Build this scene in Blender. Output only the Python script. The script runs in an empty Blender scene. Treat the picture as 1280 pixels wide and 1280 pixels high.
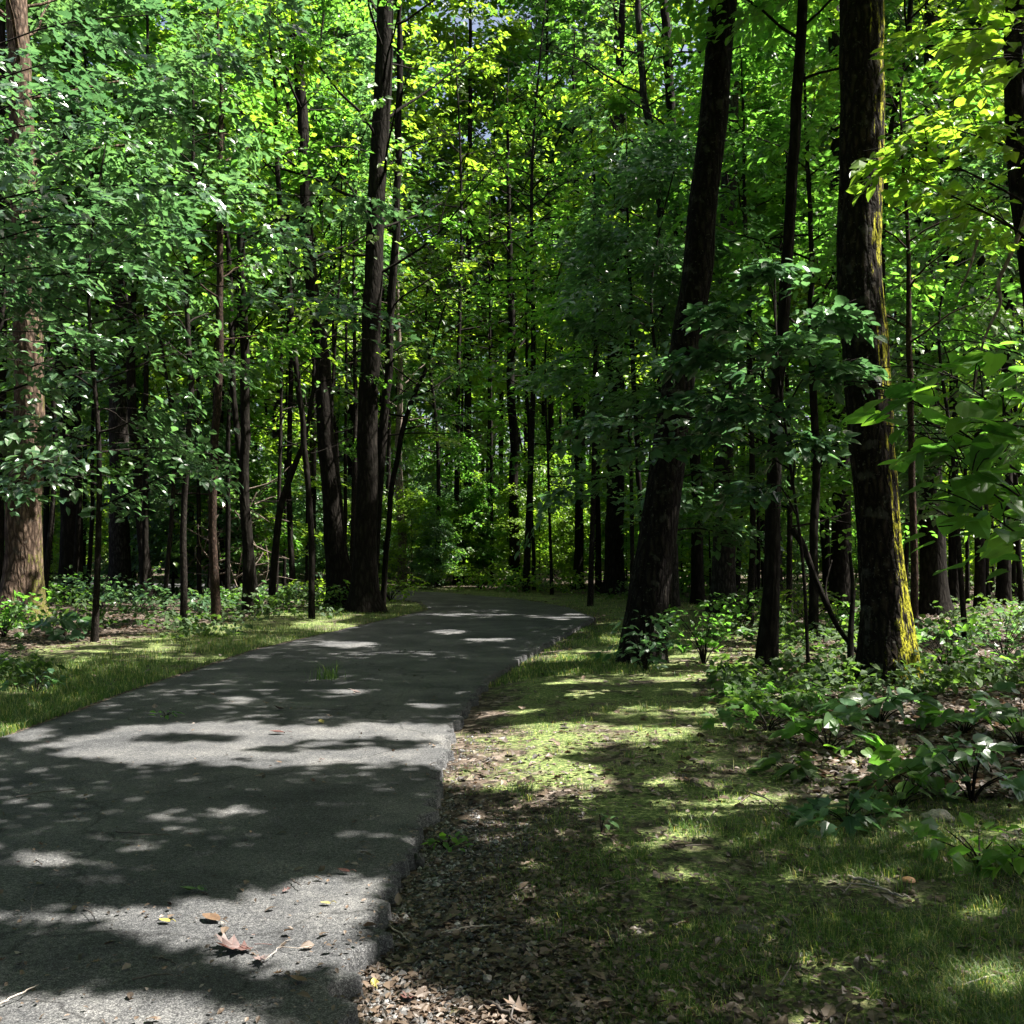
import bpy, math
import numpy as np
from mathutils import Vector

R = np.random.default_rng(11)
scene = bpy.context.scene
COL = scene.collection
PI = math.pi

# ------------------------------------------------------------------ camera maths (1280 px picture, f = 1280 px)
HC, F, HORIZON = 1.6, 1280.0, 680.0
PITCH = math.atan((HORIZON - 640) / F)
CP, SP = math.cos(PITCH), math.sin(PITCH)

def ray(px, py):
    cx, cy = (px - 640) / F, (640 - py) / F
    return np.array([cx, CP - cy * SP, SP + cy * CP])

def at(px, py, y):                       # point on the pixel's ray at forward distance y
    d = ray(px, py)
    return np.array([0, 0, HC]) + d * (y / d[1])

def ground(px, py):
    d = ray(px, py)
    return np.array([0, 0, HC]) + d * (HC / -d[2])

def project(x, y, z):
    zz = z - HC
    dep = np.maximum(y * CP + zz * SP, 1e-3)
    return 640 + F * x / dep, 640 - F * (-y * SP + zz * CP) / dep

# ------------------------------------------------------------------ noise
def _h(i, j, k):
    n = (i.astype(np.int64) * 374761393 + j.astype(np.int64) * 668265263 + k.astype(np.int64) * 2147483647) & 0xffffffff
    n = ((n ^ (n >> 13)) * 1274126177) & 0xffffffff
    return ((n ^ (n >> 16)) & 0xffff) / 65535.0

def noise3(x, y, z):
    xi, yi, zi = np.floor(x), np.floor(y), np.floor(z)
    fx, fy, fz = x - xi, y - yi, z - zi
    fx, fy, fz = (f * f * (3 - 2 * f) for f in (fx, fy, fz))
    r = 0
    for a in (0, 1):
        for b in (0, 1):
            for c in (0, 1):
                w = (fx if a else 1 - fx) * (fy if b else 1 - fy) * (fz if c else 1 - fz)
                r = r + w * _h(xi + a, yi + b, zi + c)
    return r

def noise2(x, y, seed=0.0):
    x = np.asarray(x, float); y = np.asarray(y, float)
    return noise3(x, y, np.full(np.broadcast(x, y).shape, seed * 7.0 + .0))

def fbm2(x, y, seed=0.0, o=4):
    x = np.asarray(x, float); y = np.asarray(y, float)
    s, a, t = 0, .5, 0
    for i in range(o):
        s = s + a * noise2(x * 2 ** i, y * 2 ** i, seed + i); t += a; a *= .5
    return s / t

# ------------------------------------------------------------------ sun and where its light reaches the ground
SUN_EL, SUN_AZ = math.radians(60), math.radians(88)
TS = np.array([math.sin(SUN_AZ) * math.cos(SUN_EL), math.cos(SUN_AZ) * math.cos(SUN_EL), math.sin(SUN_EL)])
KX, KY = TS[0] / TS[2], TS[1] / TS[2]

GX0, GX1, GY0, GY1, GR = -24.0, 12.0, 0.0, 46.0, 0.05
gxs = np.arange(GX0, GX1, GR); gys = np.arange(GY0, GY1, GR)
GXX, GYY = np.meshgrid(gxs, gys, indexing='ij')
LIT = np.zeros(GXX.shape, bool)
PXX, PYY = project(GXX, np.maximum(GYY, .4), np.zeros_like(GXX))

def lit_poly(pts):
    global LIT
    pts = np.array(pts, float)
    ins = np.zeros(PXX.shape, bool)
    wob = 5 * (fbm2(GXX * 5, GYY * 5, 3, 3) - .5)
    X, Y = PXX + wob * 4, PYY + wob * 1.2
    bx = (X > pts[:, 0].min()) & (X < pts[:, 0].max()) & (Y > pts[:, 1].min()) & (Y < pts[:, 1].max()) & (GYY > 1)
    if not bx.any(): return
    X, Y = X[bx], Y[bx]; r = np.zeros(X.shape, bool)
    n = len(pts)
    for i in range(n):
        (x1, y1), (x2, y2) = pts[i], pts[(i + 1) % n]
        if y1 == y2: continue
        c = ((y1 > Y) != (y2 > Y)) & (X < (x2 - x1) * (Y - y1) / (y2 - y1) + x1)
        r ^= c
    ins[bx] = r
    LIT |= ins

def lit_rect(x0, x1, y0, y1):
    global LIT
    LIT |= (GXX > x0) & (GXX < x1) & (GYY > y0) & (GYY < y1)

def lit_trunk(px, py0, py1, Y, w=.35):   # let the sun reach a stretch of a trunk or spray
    a, b = at(px, py0, Y), at(px, py1, Y)
    xs = sorted([a[0] - KX * a[2], b[0] - KX * b[2]]); yy = Y - KY * (a[2] + b[2]) / 2
    lit_rect(xs[0] - .2, xs[1] + .25, yy - w, yy + w)

def ell(cx, cy, rx, ry):
    lit_poly([(cx + rx * math.cos(a), cy + ry * math.sin(a)) for a in np.linspace(0, 2 * PI, 14)[:-1]])

lit_poly([(30, 936), (110, 914), (200, 905), (300, 903), (400, 896), (500, 903), (580, 908), (660, 897), (760, 903), (870, 904), (862, 922),
          (740, 930), (700, 942), (760, 958), (785, 985), (720, 1000), (640, 985), (575, 975), (545, 957), (420, 955), (300, 962), (170, 960), (90, 950)])
lit_poly([(300, 1118), (360, 1095), (430, 1098), (490, 1098), (486, 1120), (470, 1160), (440, 1200), (400, 1226), (330, 1228), (260, 1206), (170, 1188),
          (90, 1168), (-60, 1160), (-60, 1138), (60, 1140), (130, 1132), (210, 1130)])
lit_poly([(-80, 1238), (90, 1244), (200, 1252), (300, 1258), (345, 1285), (330, 1330), (-80, 1330)])
lit_poly([(440, 1200), (470, 1165), (510, 1190), (580, 1222), (660, 1262), (700, 1330), (500, 1330), (450, 1262), (432, 1225)])
for e in [(45, 1075, 60, 14), (180, 1018, 50, 9), (290, 1016, 60, 12), (430, 1008, 42, 9), (450, 1042, 60, 11), (300, 874, 36, 5), (432, 864, 40, 7),
          (530, 884, 46, 5), (430, 806, 60, 6), (610, 800, 50, 4), (660, 762, 60, 4), (700, 772, 60, 4), (600, 755, 40, 3), (560, 790, 40, 4), (20, 918, 60, 14),
          (400, 782, 60, 9), (275, 788, 40, 10), (195, 812, 26, 9), (40, 865, 44, 10), (330, 862, 30, 5), (110, 930, 40, 6), (730, 752, 60, 5), (560, 768, 30, 4),
          (700, 1008, 70, 8), (660, 1075, 50, 14), (1020, 1145, 50, 12), (1010, 1098, 50, 10), (850, 880, 36, 6), (930, 905, 30, 5), (900, 985, 34, 8),
          (700, 880, 40, 5), (720, 850, 50, 4), (740, 812, 60, 4), (1040, 812, 90, 14), (940, 798, 60, 8), (1180, 1015, 26, 8), (1040, 905, 30, 8),
          (1210, 985, 40, 10), (1120, 900, 40, 7), (900, 1180, 40, 8), (760, 1200, 30, 6), (1230, 1150, 30, 8), (640, 1110, 40, 7), (880, 945, 30, 4), (520, 1130, 30, 8),
          (870, 820, 50, 5), (1230, 860, 50, 6), (810, 790, 40, 4), (120, 775, 40, 6), (200, 768, 40, 8), (70, 783, 22, 8), (360, 750, 60, 8)]:
    ell(e[0], e[1], e[2] * .75, e[3] * .7)
LIT &= ~((fbm2(GXX * 1.1 + 9, GYY * 5.5, 61, 4) > .63) & (GYY < 9.6) & (GYY > 6) & (GXX < -.7))
# sun on trunks and sprays
lit_trunk(1098, -60, 130, 11.7, .22); lit_trunk(1100, 180, 300, 11.7, .25); lit_trunk(1100, 330, 360, 11.7, .2); lit_trunk(1135, 640, 850, 11.7, .32)
lit_trunk(35, 300, 560, 20.5, .5); lit_trunk(150, 100, 170, 30, .4)
lit_trunk(960, 380, 430, 10.8, .5); lit_trunk(870, 440, 500, 10.8, .3); lit_trunk(1030, 390, 450, 10.6, .3); lit_trunk(790, 520, 560, 11, .25); lit_trunk(900, 470, 490, 10.8, .3); lit_trunk(1215, 475, 560, 4.3, .12); lit_trunk(1165, 150, 210, 6.2, .5); lit_trunk(1200, 20, 150, 6.2, .4)
lit_trunk(1180, 600, 620, 4.3, .1); lit_trunk(235, 640, 700, 19, .3); lit_trunk(275, 600, 690, 20, .3); lit_trunk(182, 680, 715, 27, .4)
# random small gaps away from the near path
nz = fbm2(GXX * .55, GYY * .8, 21, 4)
NP = (GXX < np.interp(GYY, [0, 8.5, 15.7, 21.6, 25, 60], [-5.9, -5.9, -5.5, -3.6, -2.5, -2.5])) | (GXX > np.interp(GYY, [0, 10, 14.6, 22.8, 60], [-.4, -.4, .1, 1.8, 1.8]))
LIT |= (nz > .60) & (GYY > 13.5) & NP
LIT |= (fbm2(GXX * .9, GYY * .9, 41, 4) > .55) & (GXX < -6.2) & (GYY > 8)
LIT |= (fbm2(GXX * 1.6, GYY * 2.2, 33, 3) > .62) & (GYY > 9.8) & NP
LIT |= (fbm2(GXX * .8, GYY * 1.1, 27, 4) > .465) & (GYY > 23)
LIT |= (fbm2(GXX * 2.2, GYY * 3.0, 53, 3) > .66) & (GXX > .6) & (GYY < 9.5)

def sunlit(P):
    gx = P[:, 0] - KX * P[:, 2]; gy = P[:, 1] - KY * P[:, 2]
    i = ((gx - GX0) / GR).astype(int); j = ((gy - GY0) / GR).astype(int)
    ok = (i >= 0) & (i < LIT.shape[0]) & (j >= 0) & (j < LIT.shape[1])
    r = np.zeros(len(P), bool)
    r[ok] = LIT[i[ok], j[ok]]
    return r

# ------------------------------------------------------------------ object helpers
def mesh_from(name, V, faces_flat, totals, tint=None, smooth=False):
    me = bpy.data.meshes.new(name)
    V = np.ascontiguousarray(V, np.float32); nf = len(totals)
    me.vertices.add(len(V)); me.vertices.foreach_set('co', V.ravel())
    me.loops.add(len(faces_flat)); me.loops.foreach_set('vertex_index', np.ascontiguousarray(faces_flat, np.int32))
    me.polygons.add(nf)
    st = np.zeros(nf, np.int32); st[1:] = np.cumsum(totals)[:-1]
    me.polygons.foreach_set('loop_start', st)
    try: me.polygons.foreach_set('loop_total', np.ascontiguousarray(totals, np.int32))
    except Exception: pass
    me.polygons.foreach_set('use_smooth', np.full(nf, smooth, bool))
    if tint is not None:
        a = me.attributes.new('tint', 'FLOAT', 'POINT'); a.data.foreach_set('value', np.ascontiguousarray(tint, np.float32))
    me.update(calc_edges=True)
    return me

def link(name, me, mat, parent=None, loc=(0, 0, 0)):
    o = bpy.data.objects.new(name, me); COL.objects.link(o)
    if mat is not None and me is not None and not me.materials: me.materials.append(mat)
    o.parent = parent; o.location = loc
    return o

def tag(o, label=None, cat=None, group=None, kind=None):
    if label: o['label'] = label
    if cat: o['category'] = cat
    if group: o['group'] = group
    if kind: o['kind'] = kind
    return o

def empty(name, loc, label, cat, group=None):
    o = bpy.data.objects.new(name, None); COL.objects.link(o)
    o.location = loc; o.empty_display_size = .2
    return tag(o, label, cat, group)

def copy_tree(o, loc, rz=0, sc=1, label=None, group=None):
    c = o.copy(); COL.objects.link(c); c.location = loc; c.rotation_euler = (0, 0, rz); c.scale = (sc, sc, sc)
    if label: c['label'] = label
    if group: c['group'] = group
    for ch in list(o.children):
        d = ch.copy(); COL.objects.link(d); d.parent = c
    return c

class MB:                                # gathers arrays of faces into one mesh
    def __init__(s): s.V, s.F, s.T, s.A, s.n = [], [], [], [], 0
    def add(s, V, F, T, A=None):
        s.V.append(V); s.F.append(np.asarray(F).ravel() + s.n); s.T.append(np.asarray(T)); s.n += len(V)
        s.A.append(np.zeros(len(V)) if A is None else A)
    def mesh(s, name, off=(0, 0, 0), smooth=False):
        if not s.V: return mesh_from(name, np.zeros((0, 3)), np.zeros(0, int), np.zeros(0, int))
        return mesh_from(name, np.concatenate(s.V) - np.asarray(off), np.concatenate(s.F), np.concatenate(s.T), np.concatenate(s.A), smooth)

def norm(a): return a / np.maximum(np.linalg.norm(a, axis=-1, keepdims=True), 1e-9)

def spline(pts, n):
    pts = np.asarray(pts, float); m = len(pts)
    t = np.linspace(0, m - 1, n); i = np.clip(t.astype(int), 0, m - 2); f = (t - i)[:, None]
    p0, p1, p2, p3 = pts[np.clip(i - 1, 0, m - 1)], pts[i], pts[i + 1], pts[np.clip(i + 2, 0, m - 1)]
    return .5 * (2 * p1 + (p2 - p0) * f + (2 * p0 - 5 * p1 + 4 * p2 - p3) * f * f + (3 * p1 - p0 - 3 * p2 + p3) * f ** 3)

def tube(mb, pts, rad, sides=6, rough=0.0, flare=0.0, seed=0.0, base_z=0.0, tint=None):
    pts = np.asarray(pts, float); rad = np.asarray(rad, float); n = len(pts)
    T = norm(np.gradient(pts, axis=0))
    up = np.array([1., 0, 0]) if abs(T[:, 2]).mean() > .6 else np.array([0, 0, 1.])
    U = norm(np.cross(T, up)); W = np.cross(T, U)
    a = np.linspace(0, 2 * PI, sides, endpoint=False)
    ca, sa = np.cos(a), np.sin(a)
    r = np.repeat(rad[:, None], sides, 1)
    if flare:
        h = np.maximum(pts[:, 2:3] - base_z, 0)
        r = r * (1 + flare * np.exp(-h / .32) * (1 + .45 * np.cos(5 * a + seed)[None] + .3 * np.cos(3 * a + 2 * seed)[None]))
    if rough:
        z = pts[:, 2:3] + 0 * r
        k = 5.5
        nn = noise3(ca[None] * k + 50 + seed, sa[None] * k + 50 + 0 * r, z * 1.6 + 50) - .5
        n2 = noise3(ca[None] * 2.2 * k + 90 + seed, sa[None] * 2.2 * k + 20 + 0 * r, z * 4 + 90) - .5
        n3 = noise3(ca[None] * 1.2 + 30 + seed, sa[None] * 1.2 + 30 + 0 * r, z * .7 + 30) - .5
        r = r * (1 + rough * (nn + .6 * n2) + .10 * n3)
    P = pts[:, None] + U[:, None] * (r * ca)[..., None] + W[:, None] * (r * sa)[..., None]
    V = P.reshape(-1, 3)
    i = np.arange(n - 1)[:, None] * sides; j = np.arange(sides)[None]; j2 = (j + 1) % sides
    Fq = np.stack([i + j, i + j2, i + sides + j2, i + sides + j], -1).reshape(-1)
    top = np.arange(sides) + (n - 1) * sides
    mb.add(V, np.concatenate([Fq, top]), np.concatenate([np.full((n - 1) * sides, 4), [sides]]), None if tint is None else np.full(len(V), tint))

# ------------------------------------------------------------------ leaves
def mirror(half, fold=.22, droop=.16):
    h = np.array(half, float)                       # base .. tip on the right side
    Rt = h; Lf = h[1:-1] * [-1, 1]
    mid = np.array([[0, .5]])
    P2 = np.concatenate([Rt, Lf, mid])
    P3 = np.c_[P2, fold * np.abs(P2[:, 0]) - droop * P2[:, 1] ** 2]
    n = len(h); m = len(P2) - 1
    fr = list(range(n)) + [m]
    fl = [0, m, n - 1] + list(range(n + len(Lf) - 1, n - 1, -1))
    return P3, np.array(fr + fl), np.array([len(fr), len(fl)])

T_FAR = (np.array([(0, 0, 0), (.36, .5, .06), (0, 1, -.12), (-.36, .5, .06)], float), np.array([0, 1, 2, 3]), np.array([4]))
T_OVAL = (np.array([(0, 0, 0), (.3, .38, .08), (.2, .75, .0), (0, 1, -.14), (-.2, .75, .0), (-.3, .38, .08), (0, .5, 0)], float),
          np.array([0, 1, 2, 3, 6, 0, 6, 3, 4, 5]), np.array([5, 5]))
T_MAPLE = mirror([(0, 0), (.14, -.03), (.40, .10), (.30, .22), (.50, .50), (.26, .46), (.18, .72), (0, 1)], .2, .15)
T_OAK = mirror([(0, 0), (.10, .12), (.26, .22), (.14, .34), (.34, .48), (.17, .58), (.28, .76), (.12, .84), (0, 1)], .2, .15)
T_BROAD = mirror([(0, 0), (.2, -.06), (.38, .08), (.42, .32), (.34, .58), (.18, .82), (0, 1)], .18, .2)

def leaves_into(mb, tpl, P, N, D, S, tint):
    if len(P) == 0: return
    TV, TF, TT = tpl; k = len(TV); n = len(P)
    N = norm(N); D = norm(D - N * (D * N).sum(1, keepdims=True)); X = np.cross(D, N)
    V = P[:, None] + S[:, None, None] * (TV[None, :, 0:1] * X[:, None] + TV[None, :, 1:2] * D[:, None] + TV[None, :, 2:3] * N[:, None])
    Fi = (np.arange(n)[:, None] * k + TF[None]).ravel()
    mb.add(V.reshape(-1, 3), Fi, np.tile(TT, n), np.repeat(tint, k))

def spray_leaves(rng, C, D, L, rad, ls, up=(0, 0, 1), flat=.28, lean=.35):
    m = len(C)
    n = norm(np.asarray(up) + lean * D * np.array([1, 1, 0]) + rng.normal(0, .22, (m, 3)))
    u = norm(D - n * (D * n).sum(1, keepdims=True)); v = np.cross(n, u)
    rad = np.broadcast_to(rad, (m,))
    tw = rng.choice([-1.1, -.6, -.2, .2, .6, 1.1], (m, L)) + rng.normal(0, .13, (m, L))
    r = rad[:, None] * (.15 + 1.0 * rng.random((m, L)) ** .7)
    P = C[:, None] + u[:, None] * (r * np.cos(tw) - .35 * rad[:, None])[..., None] + v[:, None] * (r * np.sin(tw))[..., None]
    P = P + n[:, None] * rng.normal(0, .07, (m, L))[..., None] * rad[:, None, None]
    P[..., 2] -= .22 * r ** 2 / rad[:, None]
    ang = tw + rng.normal(0, .7, (m, L))
    LD = u[:, None] * np.cos(ang)[..., None] + v[:, None] * np.sin(ang)[..., None] - np.array([0, 0, .25])
    LN = n[:, None] + rng.normal(0, flat, (m, L, 3))
    S = ls * rng.uniform(.6, 1.25, (m, L))
    ti = np.clip(rng.random((m, 1)) * .6 + rng.random((m, L)) * .4, 0, 1)
    f = lambda a: a.reshape(-1, a.shape[-1])
    return f(P), f(LN), f(LD), S.ravel(), ti.ravel()

def in_view(P, mg=2.0):
    k = .5 * P[:, 1] + mg
    return (np.abs(P[:, 0]) < k) & (P[:, 2] < HC + .56 * P[:, 1] + mg) & (P[:, 1] > 1)

# ------------------------------------------------------------------ materials
def nodes_of(name):
    m = bpy.data.materials.new(name); m.use_nodes = True
    nt = m.node_tree; nt.nodes.clear()
    out = nt.nodes.new('ShaderNodeOutputMaterial')
    def N(t, **kw):
        n = nt.nodes.new(t)
        for k, v in kw.items():
            if k in n.inputs: n.inputs[k].default_value = v
            else: setattr(n, k, v)
        return n
    return m, nt, out, N, nt.links.new

def ramp(N, cols):
    r = N('ShaderNodeValToRGB'); e = r.color_ramp.elements
    while len(e) < len(cols): e.new(.5)
    for i, (p, c) in enumerate(cols): e[i].position = p; e[i].color = (*c, 1)
    return r

def leaf_mat(name, cols, trans, tw=.5, rough=.42):
    m, nt, out, N, L = nodes_of(name)
    at_ = N('ShaderNodeAttribute', attribute_name='tint'); oi = N('ShaderNodeObjectInfo')
    ad = N('ShaderNodeMath', operation='MULTIPLY_ADD'); L(oi.outputs['Random'], ad.inputs[0]); ad.inputs[1].default_value = .3
    sb = N('ShaderNodeMath', operation='SUBTRACT'); L(at_.outputs['Fac'], sb.inputs[0]); sb.inputs[1].default_value = .15
    L(sb.outputs[0], ad.inputs[2])
    rp = ramp(N, cols); L(ad.outputs[0], rp.inputs[0])
    pb = N('ShaderNodeBsdfPrincipled', Roughness=rough); L(rp.outputs[0], pb.inputs['Base Color']); pb.inputs['Specular IOR Level'].default_value = .5
    tr = N('ShaderNodeBsdfTranslucent')
    mx = N('ShaderNodeMix', data_type='RGBA', blend_type='MULTIPLY'); mx.inputs[0].default_value = 1
    L(rp.outputs[0], mx.inputs[6]); mx.inputs[7].default_value = (*trans, 1); L(mx.outputs[2], tr.inputs[0])
    ms = N('ShaderNodeMixShader'); ms.inputs[0].default_value = tw
    L(pb.outputs[0], ms.inputs[1]); L(tr.outputs[0], ms.inputs[2]); L(ms.outputs[0], out.inputs[0])
    return m

M = {}
M['leaf'] = leaf_mat('leaf_green', [(0, (.030, .072, .022)), (.55, (.064, .135, .027)), (1, (.11, .19, .030))], (2.9, 3.4, 1.7))
M['leaf_cool'] = leaf_mat('leaf_cool_green', [(0, (.032, .072, .038)), (.6, (.060, .118, .054)), (1, (.095, .16, .056))], (2.6, 2.9, 1.7), .36, .30)
M['leaf_warm'] = leaf_mat('leaf_yellow_green', [(0, (.055, .10, .018)), (.6, (.095, .16, .024)), (1, (.14, .205, .03))], (3.3, 3.4, 1.4))
M['leaf_maple'] = leaf_mat('leaf_bluish_maple', [(0, (.032, .070, .040)), (.6, (.060, .112, .062)), (1, (.10, .16, .08))], (2.3, 2.8, 1.6), .33, .26)
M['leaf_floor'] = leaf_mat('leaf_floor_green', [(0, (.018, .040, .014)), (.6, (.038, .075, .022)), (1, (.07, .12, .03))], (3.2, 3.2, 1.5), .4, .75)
M['leaf_dry'] = leaf_mat('leaf_dry', [(0, (.05, .028, .014)), (.6, (.10, .055, .028)), (1, (.18, .12, .07))], (2, 1.8, 1.3), .3, .5)
M['grass'] = leaf_mat('grass_blades', [(0, (.020, .048, .010)), (.6, (.050, .105, .020)), (.88, (.115, .16, .045)), (1, (.30, .27, .13))], (3, 3, 1.4), .35, .5)
M['litter'] = leaf_mat('dead_leaves', [(0, (.02, .014, .010)), (.35, (.06, .042, .03)), (.65, (.12, .085, .06)), (.85, (.16, .125, .105)), (1, (.21, .18, .165))], (1.6, 1.4, 1.1), .2, .55)

def bark_mat(name, dark, light, moss=0.0, moss_col=(.34, .33, .028), scale=1.0, bump=.6, lichen=.15):
    m, nt, out, N, L = nodes_of(name)
    tc = N('ShaderNodeTexCoord'); mp = N('ShaderNodeMapping')
    mp.inputs['Scale'].default_value = (20 * scale, 20 * scale, 5.5 * scale)
    nw = N('ShaderNodeTexNoise', Scale=7.0 * scale, Detail=4.0); L(tc.outputs['Object'], nw.inputs['Vector'])
    wv = N('ShaderNodeMix', data_type='VECTOR'); wv.inputs[0].default_value = .06; L(tc.outputs['Object'], wv.inputs[4]); L(nw.outputs['Color'], wv.inputs[5]); L(wv.outputs[1], mp.inputs[0])
    n1 = N('ShaderNodeTexNoise', Scale=1.0, Detail=6.0, Roughness=.65); L(mp.outputs[0], n1.inputs['Vector'])
    v1 = N('ShaderNodeTexVoronoi', feature='DISTANCE_TO_EDGE', Scale=.75); L(mp.outputs[0], v1.inputs['Vector'])
    vm = N('ShaderNodeMath', operation='MULTIPLY', use_clamp=True); L(v1.outputs['Distance'], vm.inputs[0]); vm.inputs[1].default_value = 3.0
    hm = N('ShaderNodeMath', operation='MULTIPLY'); L(vm.outputs[0], hm.inputs[0]); L(n1.outputs['Fac'], hm.inputs[1])
    mid = tuple((a * .6 + b * .4) for a, b in zip(dark, light))
    rp = ramp(N, [(.05, dark), (.35, mid), (.62, light)]); L(hm.outputs[0], rp.inputs[0])
    # grey lichen blotches
    n2 = N('ShaderNodeTexNoise', Scale=5.0, Detail=5.0); L(tc.outputs['Object'], n2.inputs['Vector'])
    r2 = ramp(N, [(.60, (0, 0, 0)), (.68, (lichen,) * 3)]); L(n2.outputs['Fac'], r2.inputs[0])
    mx = N('ShaderNodeMix', data_type='RGBA'); L(r2.outputs[0], mx.inputs[0]); L(rp.outputs[0], mx.inputs[6]); mx.inputs[7].default_value = (.17, .17, .15, 1)
    n5 = N('ShaderNodeTexNoise', Scale=24.0 * scale, Detail=4.0, Roughness=.7); L(tc.outputs['Object'], n5.inputs['Vector'])
    r5 = ramp(N, [(.60, (0, 0, 0)), (.70, (min(1, lichen * 2),) * 3)]); L(n5.outputs['Fac'], r5.inputs[0])
    m5 = N('ShaderNodeMix', data_type='RGBA'); L(r5.outputs[0], m5.inputs[0]); L(mx.outputs[2], m5.inputs[6]); m5.inputs[7].default_value = (.20, .20, .17, 1)
    col = m5.outputs[2]
    if moss:
        ge = N('ShaderNodeNewGeometry'); sx = N('ShaderNodeSeparateXYZ'); L(ge.outputs['True Normal'], sx.inputs[0])
        n3 = N('ShaderNodeTexNoise', Scale=4.5, Detail=8.0, Roughness=.75); mp3 = N('ShaderNodeMapping'); mp3.inputs['Scale'].default_value = (1.6, 1.6, .6)
        L(tc.outputs['Object'], mp3.inputs[0]); L(mp3.outputs[0], n3.inputs['Vector'])
        a1 = N('ShaderNodeMath', operation='MULTIPLY_ADD'); L(sx.outputs['X'], a1.inputs[0]); a1.inputs[1].default_value = .24; L(n3.outputs['Fac'], a1.inputs[2])
        so = N('ShaderNodeSeparateXYZ'); L(tc.outputs['Object'], so.inputs[0])
        zf = N('ShaderNodeMapRange'); L(so.outputs['Z'], zf.inputs[0]); zf.inputs[1].default_value = 0; zf.inputs[2].default_value = 2.2; zf.inputs[3].default_value = .16; zf.inputs[4].default_value = 0
        a2 = N('ShaderNodeMath', operation='ADD'); L(a1.outputs[0], a2.inputs[0]); L(zf.outputs[0], a2.inputs[1])
        r3 = ramp(N, [(.845 - .2 * moss, (0, 0, 0)), (.895 - .2 * moss, (1, 1, 1))]); L(a2.outputs[0], r3.inputs[0])
        n4 = N('ShaderNodeTexNoise', Scale=40.0, Detail=3.0); L(tc.outputs['Object'], n4.inputs['Vector'])
        r4 = ramp(N, [(.3, tuple(c * .45 for c in moss_col)), (.7, moss_col)]); L(n4.outputs['Fac'], r4.inputs[0])
        n7 = N('ShaderNodeTexNoise', Scale=22.0, Detail=5.0, Roughness=.7); L(mp3.outputs[0], n7.inputs['Vector'])
        r7 = ramp(N, [(.44, (0, 0, 0)), (.50, (1, 1, 1))]); L(n7.outputs['Fac'], r7.inputs[0])
        mk = N('ShaderNodeMath', operation='MULTIPLY'); L(r3.outputs[0], mk.inputs[0]); L(r7.outputs[0], mk.inputs[1])
        m2 = N('ShaderNodeMix', data_type='RGBA'); L(mk.outputs[0], m2.inputs[0]); L(col, m2.inputs[6]); L(r4.outputs[0], m2.inputs[7]); col = m2.outputs[2]
    pb = N('ShaderNodeBsdfPrincipled', Roughness=.9); pb.inputs['Specular IOR Level'].default_value = .06
    L(col, pb.inputs['Base Color'])
    bp = N('ShaderNodeBump', Strength=bump, Distance=.03); L(hm.outputs[0], bp.inputs['Height']); L(bp.outputs[0], pb.inputs['Normal'])
    L(pb.outputs[0], out.inputs[0])
    return m

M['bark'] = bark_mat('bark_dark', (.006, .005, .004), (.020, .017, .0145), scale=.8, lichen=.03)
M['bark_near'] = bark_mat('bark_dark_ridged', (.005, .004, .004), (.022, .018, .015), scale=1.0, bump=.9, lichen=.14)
M['bark_moss'] = bark_mat('bark_mossy', (.006, .005, .004), (.034, .026, .019), moss=1.0, scale=1.1, bump=.9, lichen=.18)
M['bark_pale'] = bark_mat('bark_pale_brown', (.035, .024, .018), (.17, .12, .09), moss=.35, moss_col=(.12, .12, .03), scale=.9, bump=.8)
M['bark_grey'] = bark_mat('bark_grey', (.014, .012, .011), (.055, .048, .042), scale=1.0)
M['bark_young'] = bark_mat('bark_young', (.008, .0065, .006), (.030, .024, .02), scale=2.0, bump=.3)
M['bark_red'] = bark_mat('bark_reddish', (.016, .011, .009), (.066, .042, .031), scale=2.0, bump=.3)
M['wood_bare'] = bark_mat('bare_wood', (.11, .085, .07), (.34, .28, .24), scale=2.0, bump=.3, lichen=0)

# ------------------------------------------------------------------ path outline and ground height
_rp = [(435, 1285), (424, 1228), (440, 1206), (446, 1188), (470, 1172), (478, 1150), (485, 1112), (487, 1088), (514, 1073), (523, 1058), (521, 1034), (532, 1020), (529, 1002), (542, 992), (546, 960), (560, 915), (580, 886), (602, 852), (650, 822), (742, 772)]
_r = [ground(*p)[:2] for p in _rp]
RX = np.array([(-.62, -8), (-.60, 2.0)] + [tuple(p) for p in _r] + [(1.30, 26.6), (0.1, 30), (-2.1, 33.6), (-5.5, 37), (-12, 41), (-30, 46)])
LX = np.array([(-4.3, -8), (-4.28, 8.5), (-4.24, 11), (-3.95, 15.7), (-2.75, 21.6), (-2.1, 25), (-2.6, 28.5), (-4.9, 31.6), (-8, 34.5), (-14, 37.4), (-31, 42)])
def xr(y): return np.interp(y, RX[:, 1], RX[:, 0])
def xl(y): return np.interp(y, LX[:, 1], LX[:, 0])

def gz(x, y):
    x = np.asarray(x, float); y = np.asarray(y, float)
    dr = x - xr(y); dl = xl(y) - x
    z = .10 * (fbm2(x * .25 + 40, y * .25 + 40, 5, 3) - .5) * np.clip(np.maximum(dr, dl) / 3, 0, 1)
    z = z + .05 * (fbm2(x * 1.6 + 40, y * 1.6 + 40, 9, 3) - .5) * np.clip(np.maximum(dr, dl) / .6, 0, 1)
    z = z - .088 * np.exp(-np.maximum(dr, 0) / .7) * (dr > -.15)
    z = z - .02 * (dl > 0) * np.exp(-np.maximum(dl, 0) / .5)
    z = np.where((dr <= -.1) & (dl <= -.1), -.16, z)
    z = z + .012 * np.clip(dl - 1, 0, 30) + .006 * np.clip(dr - 3, 0, 40)
    return z

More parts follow.
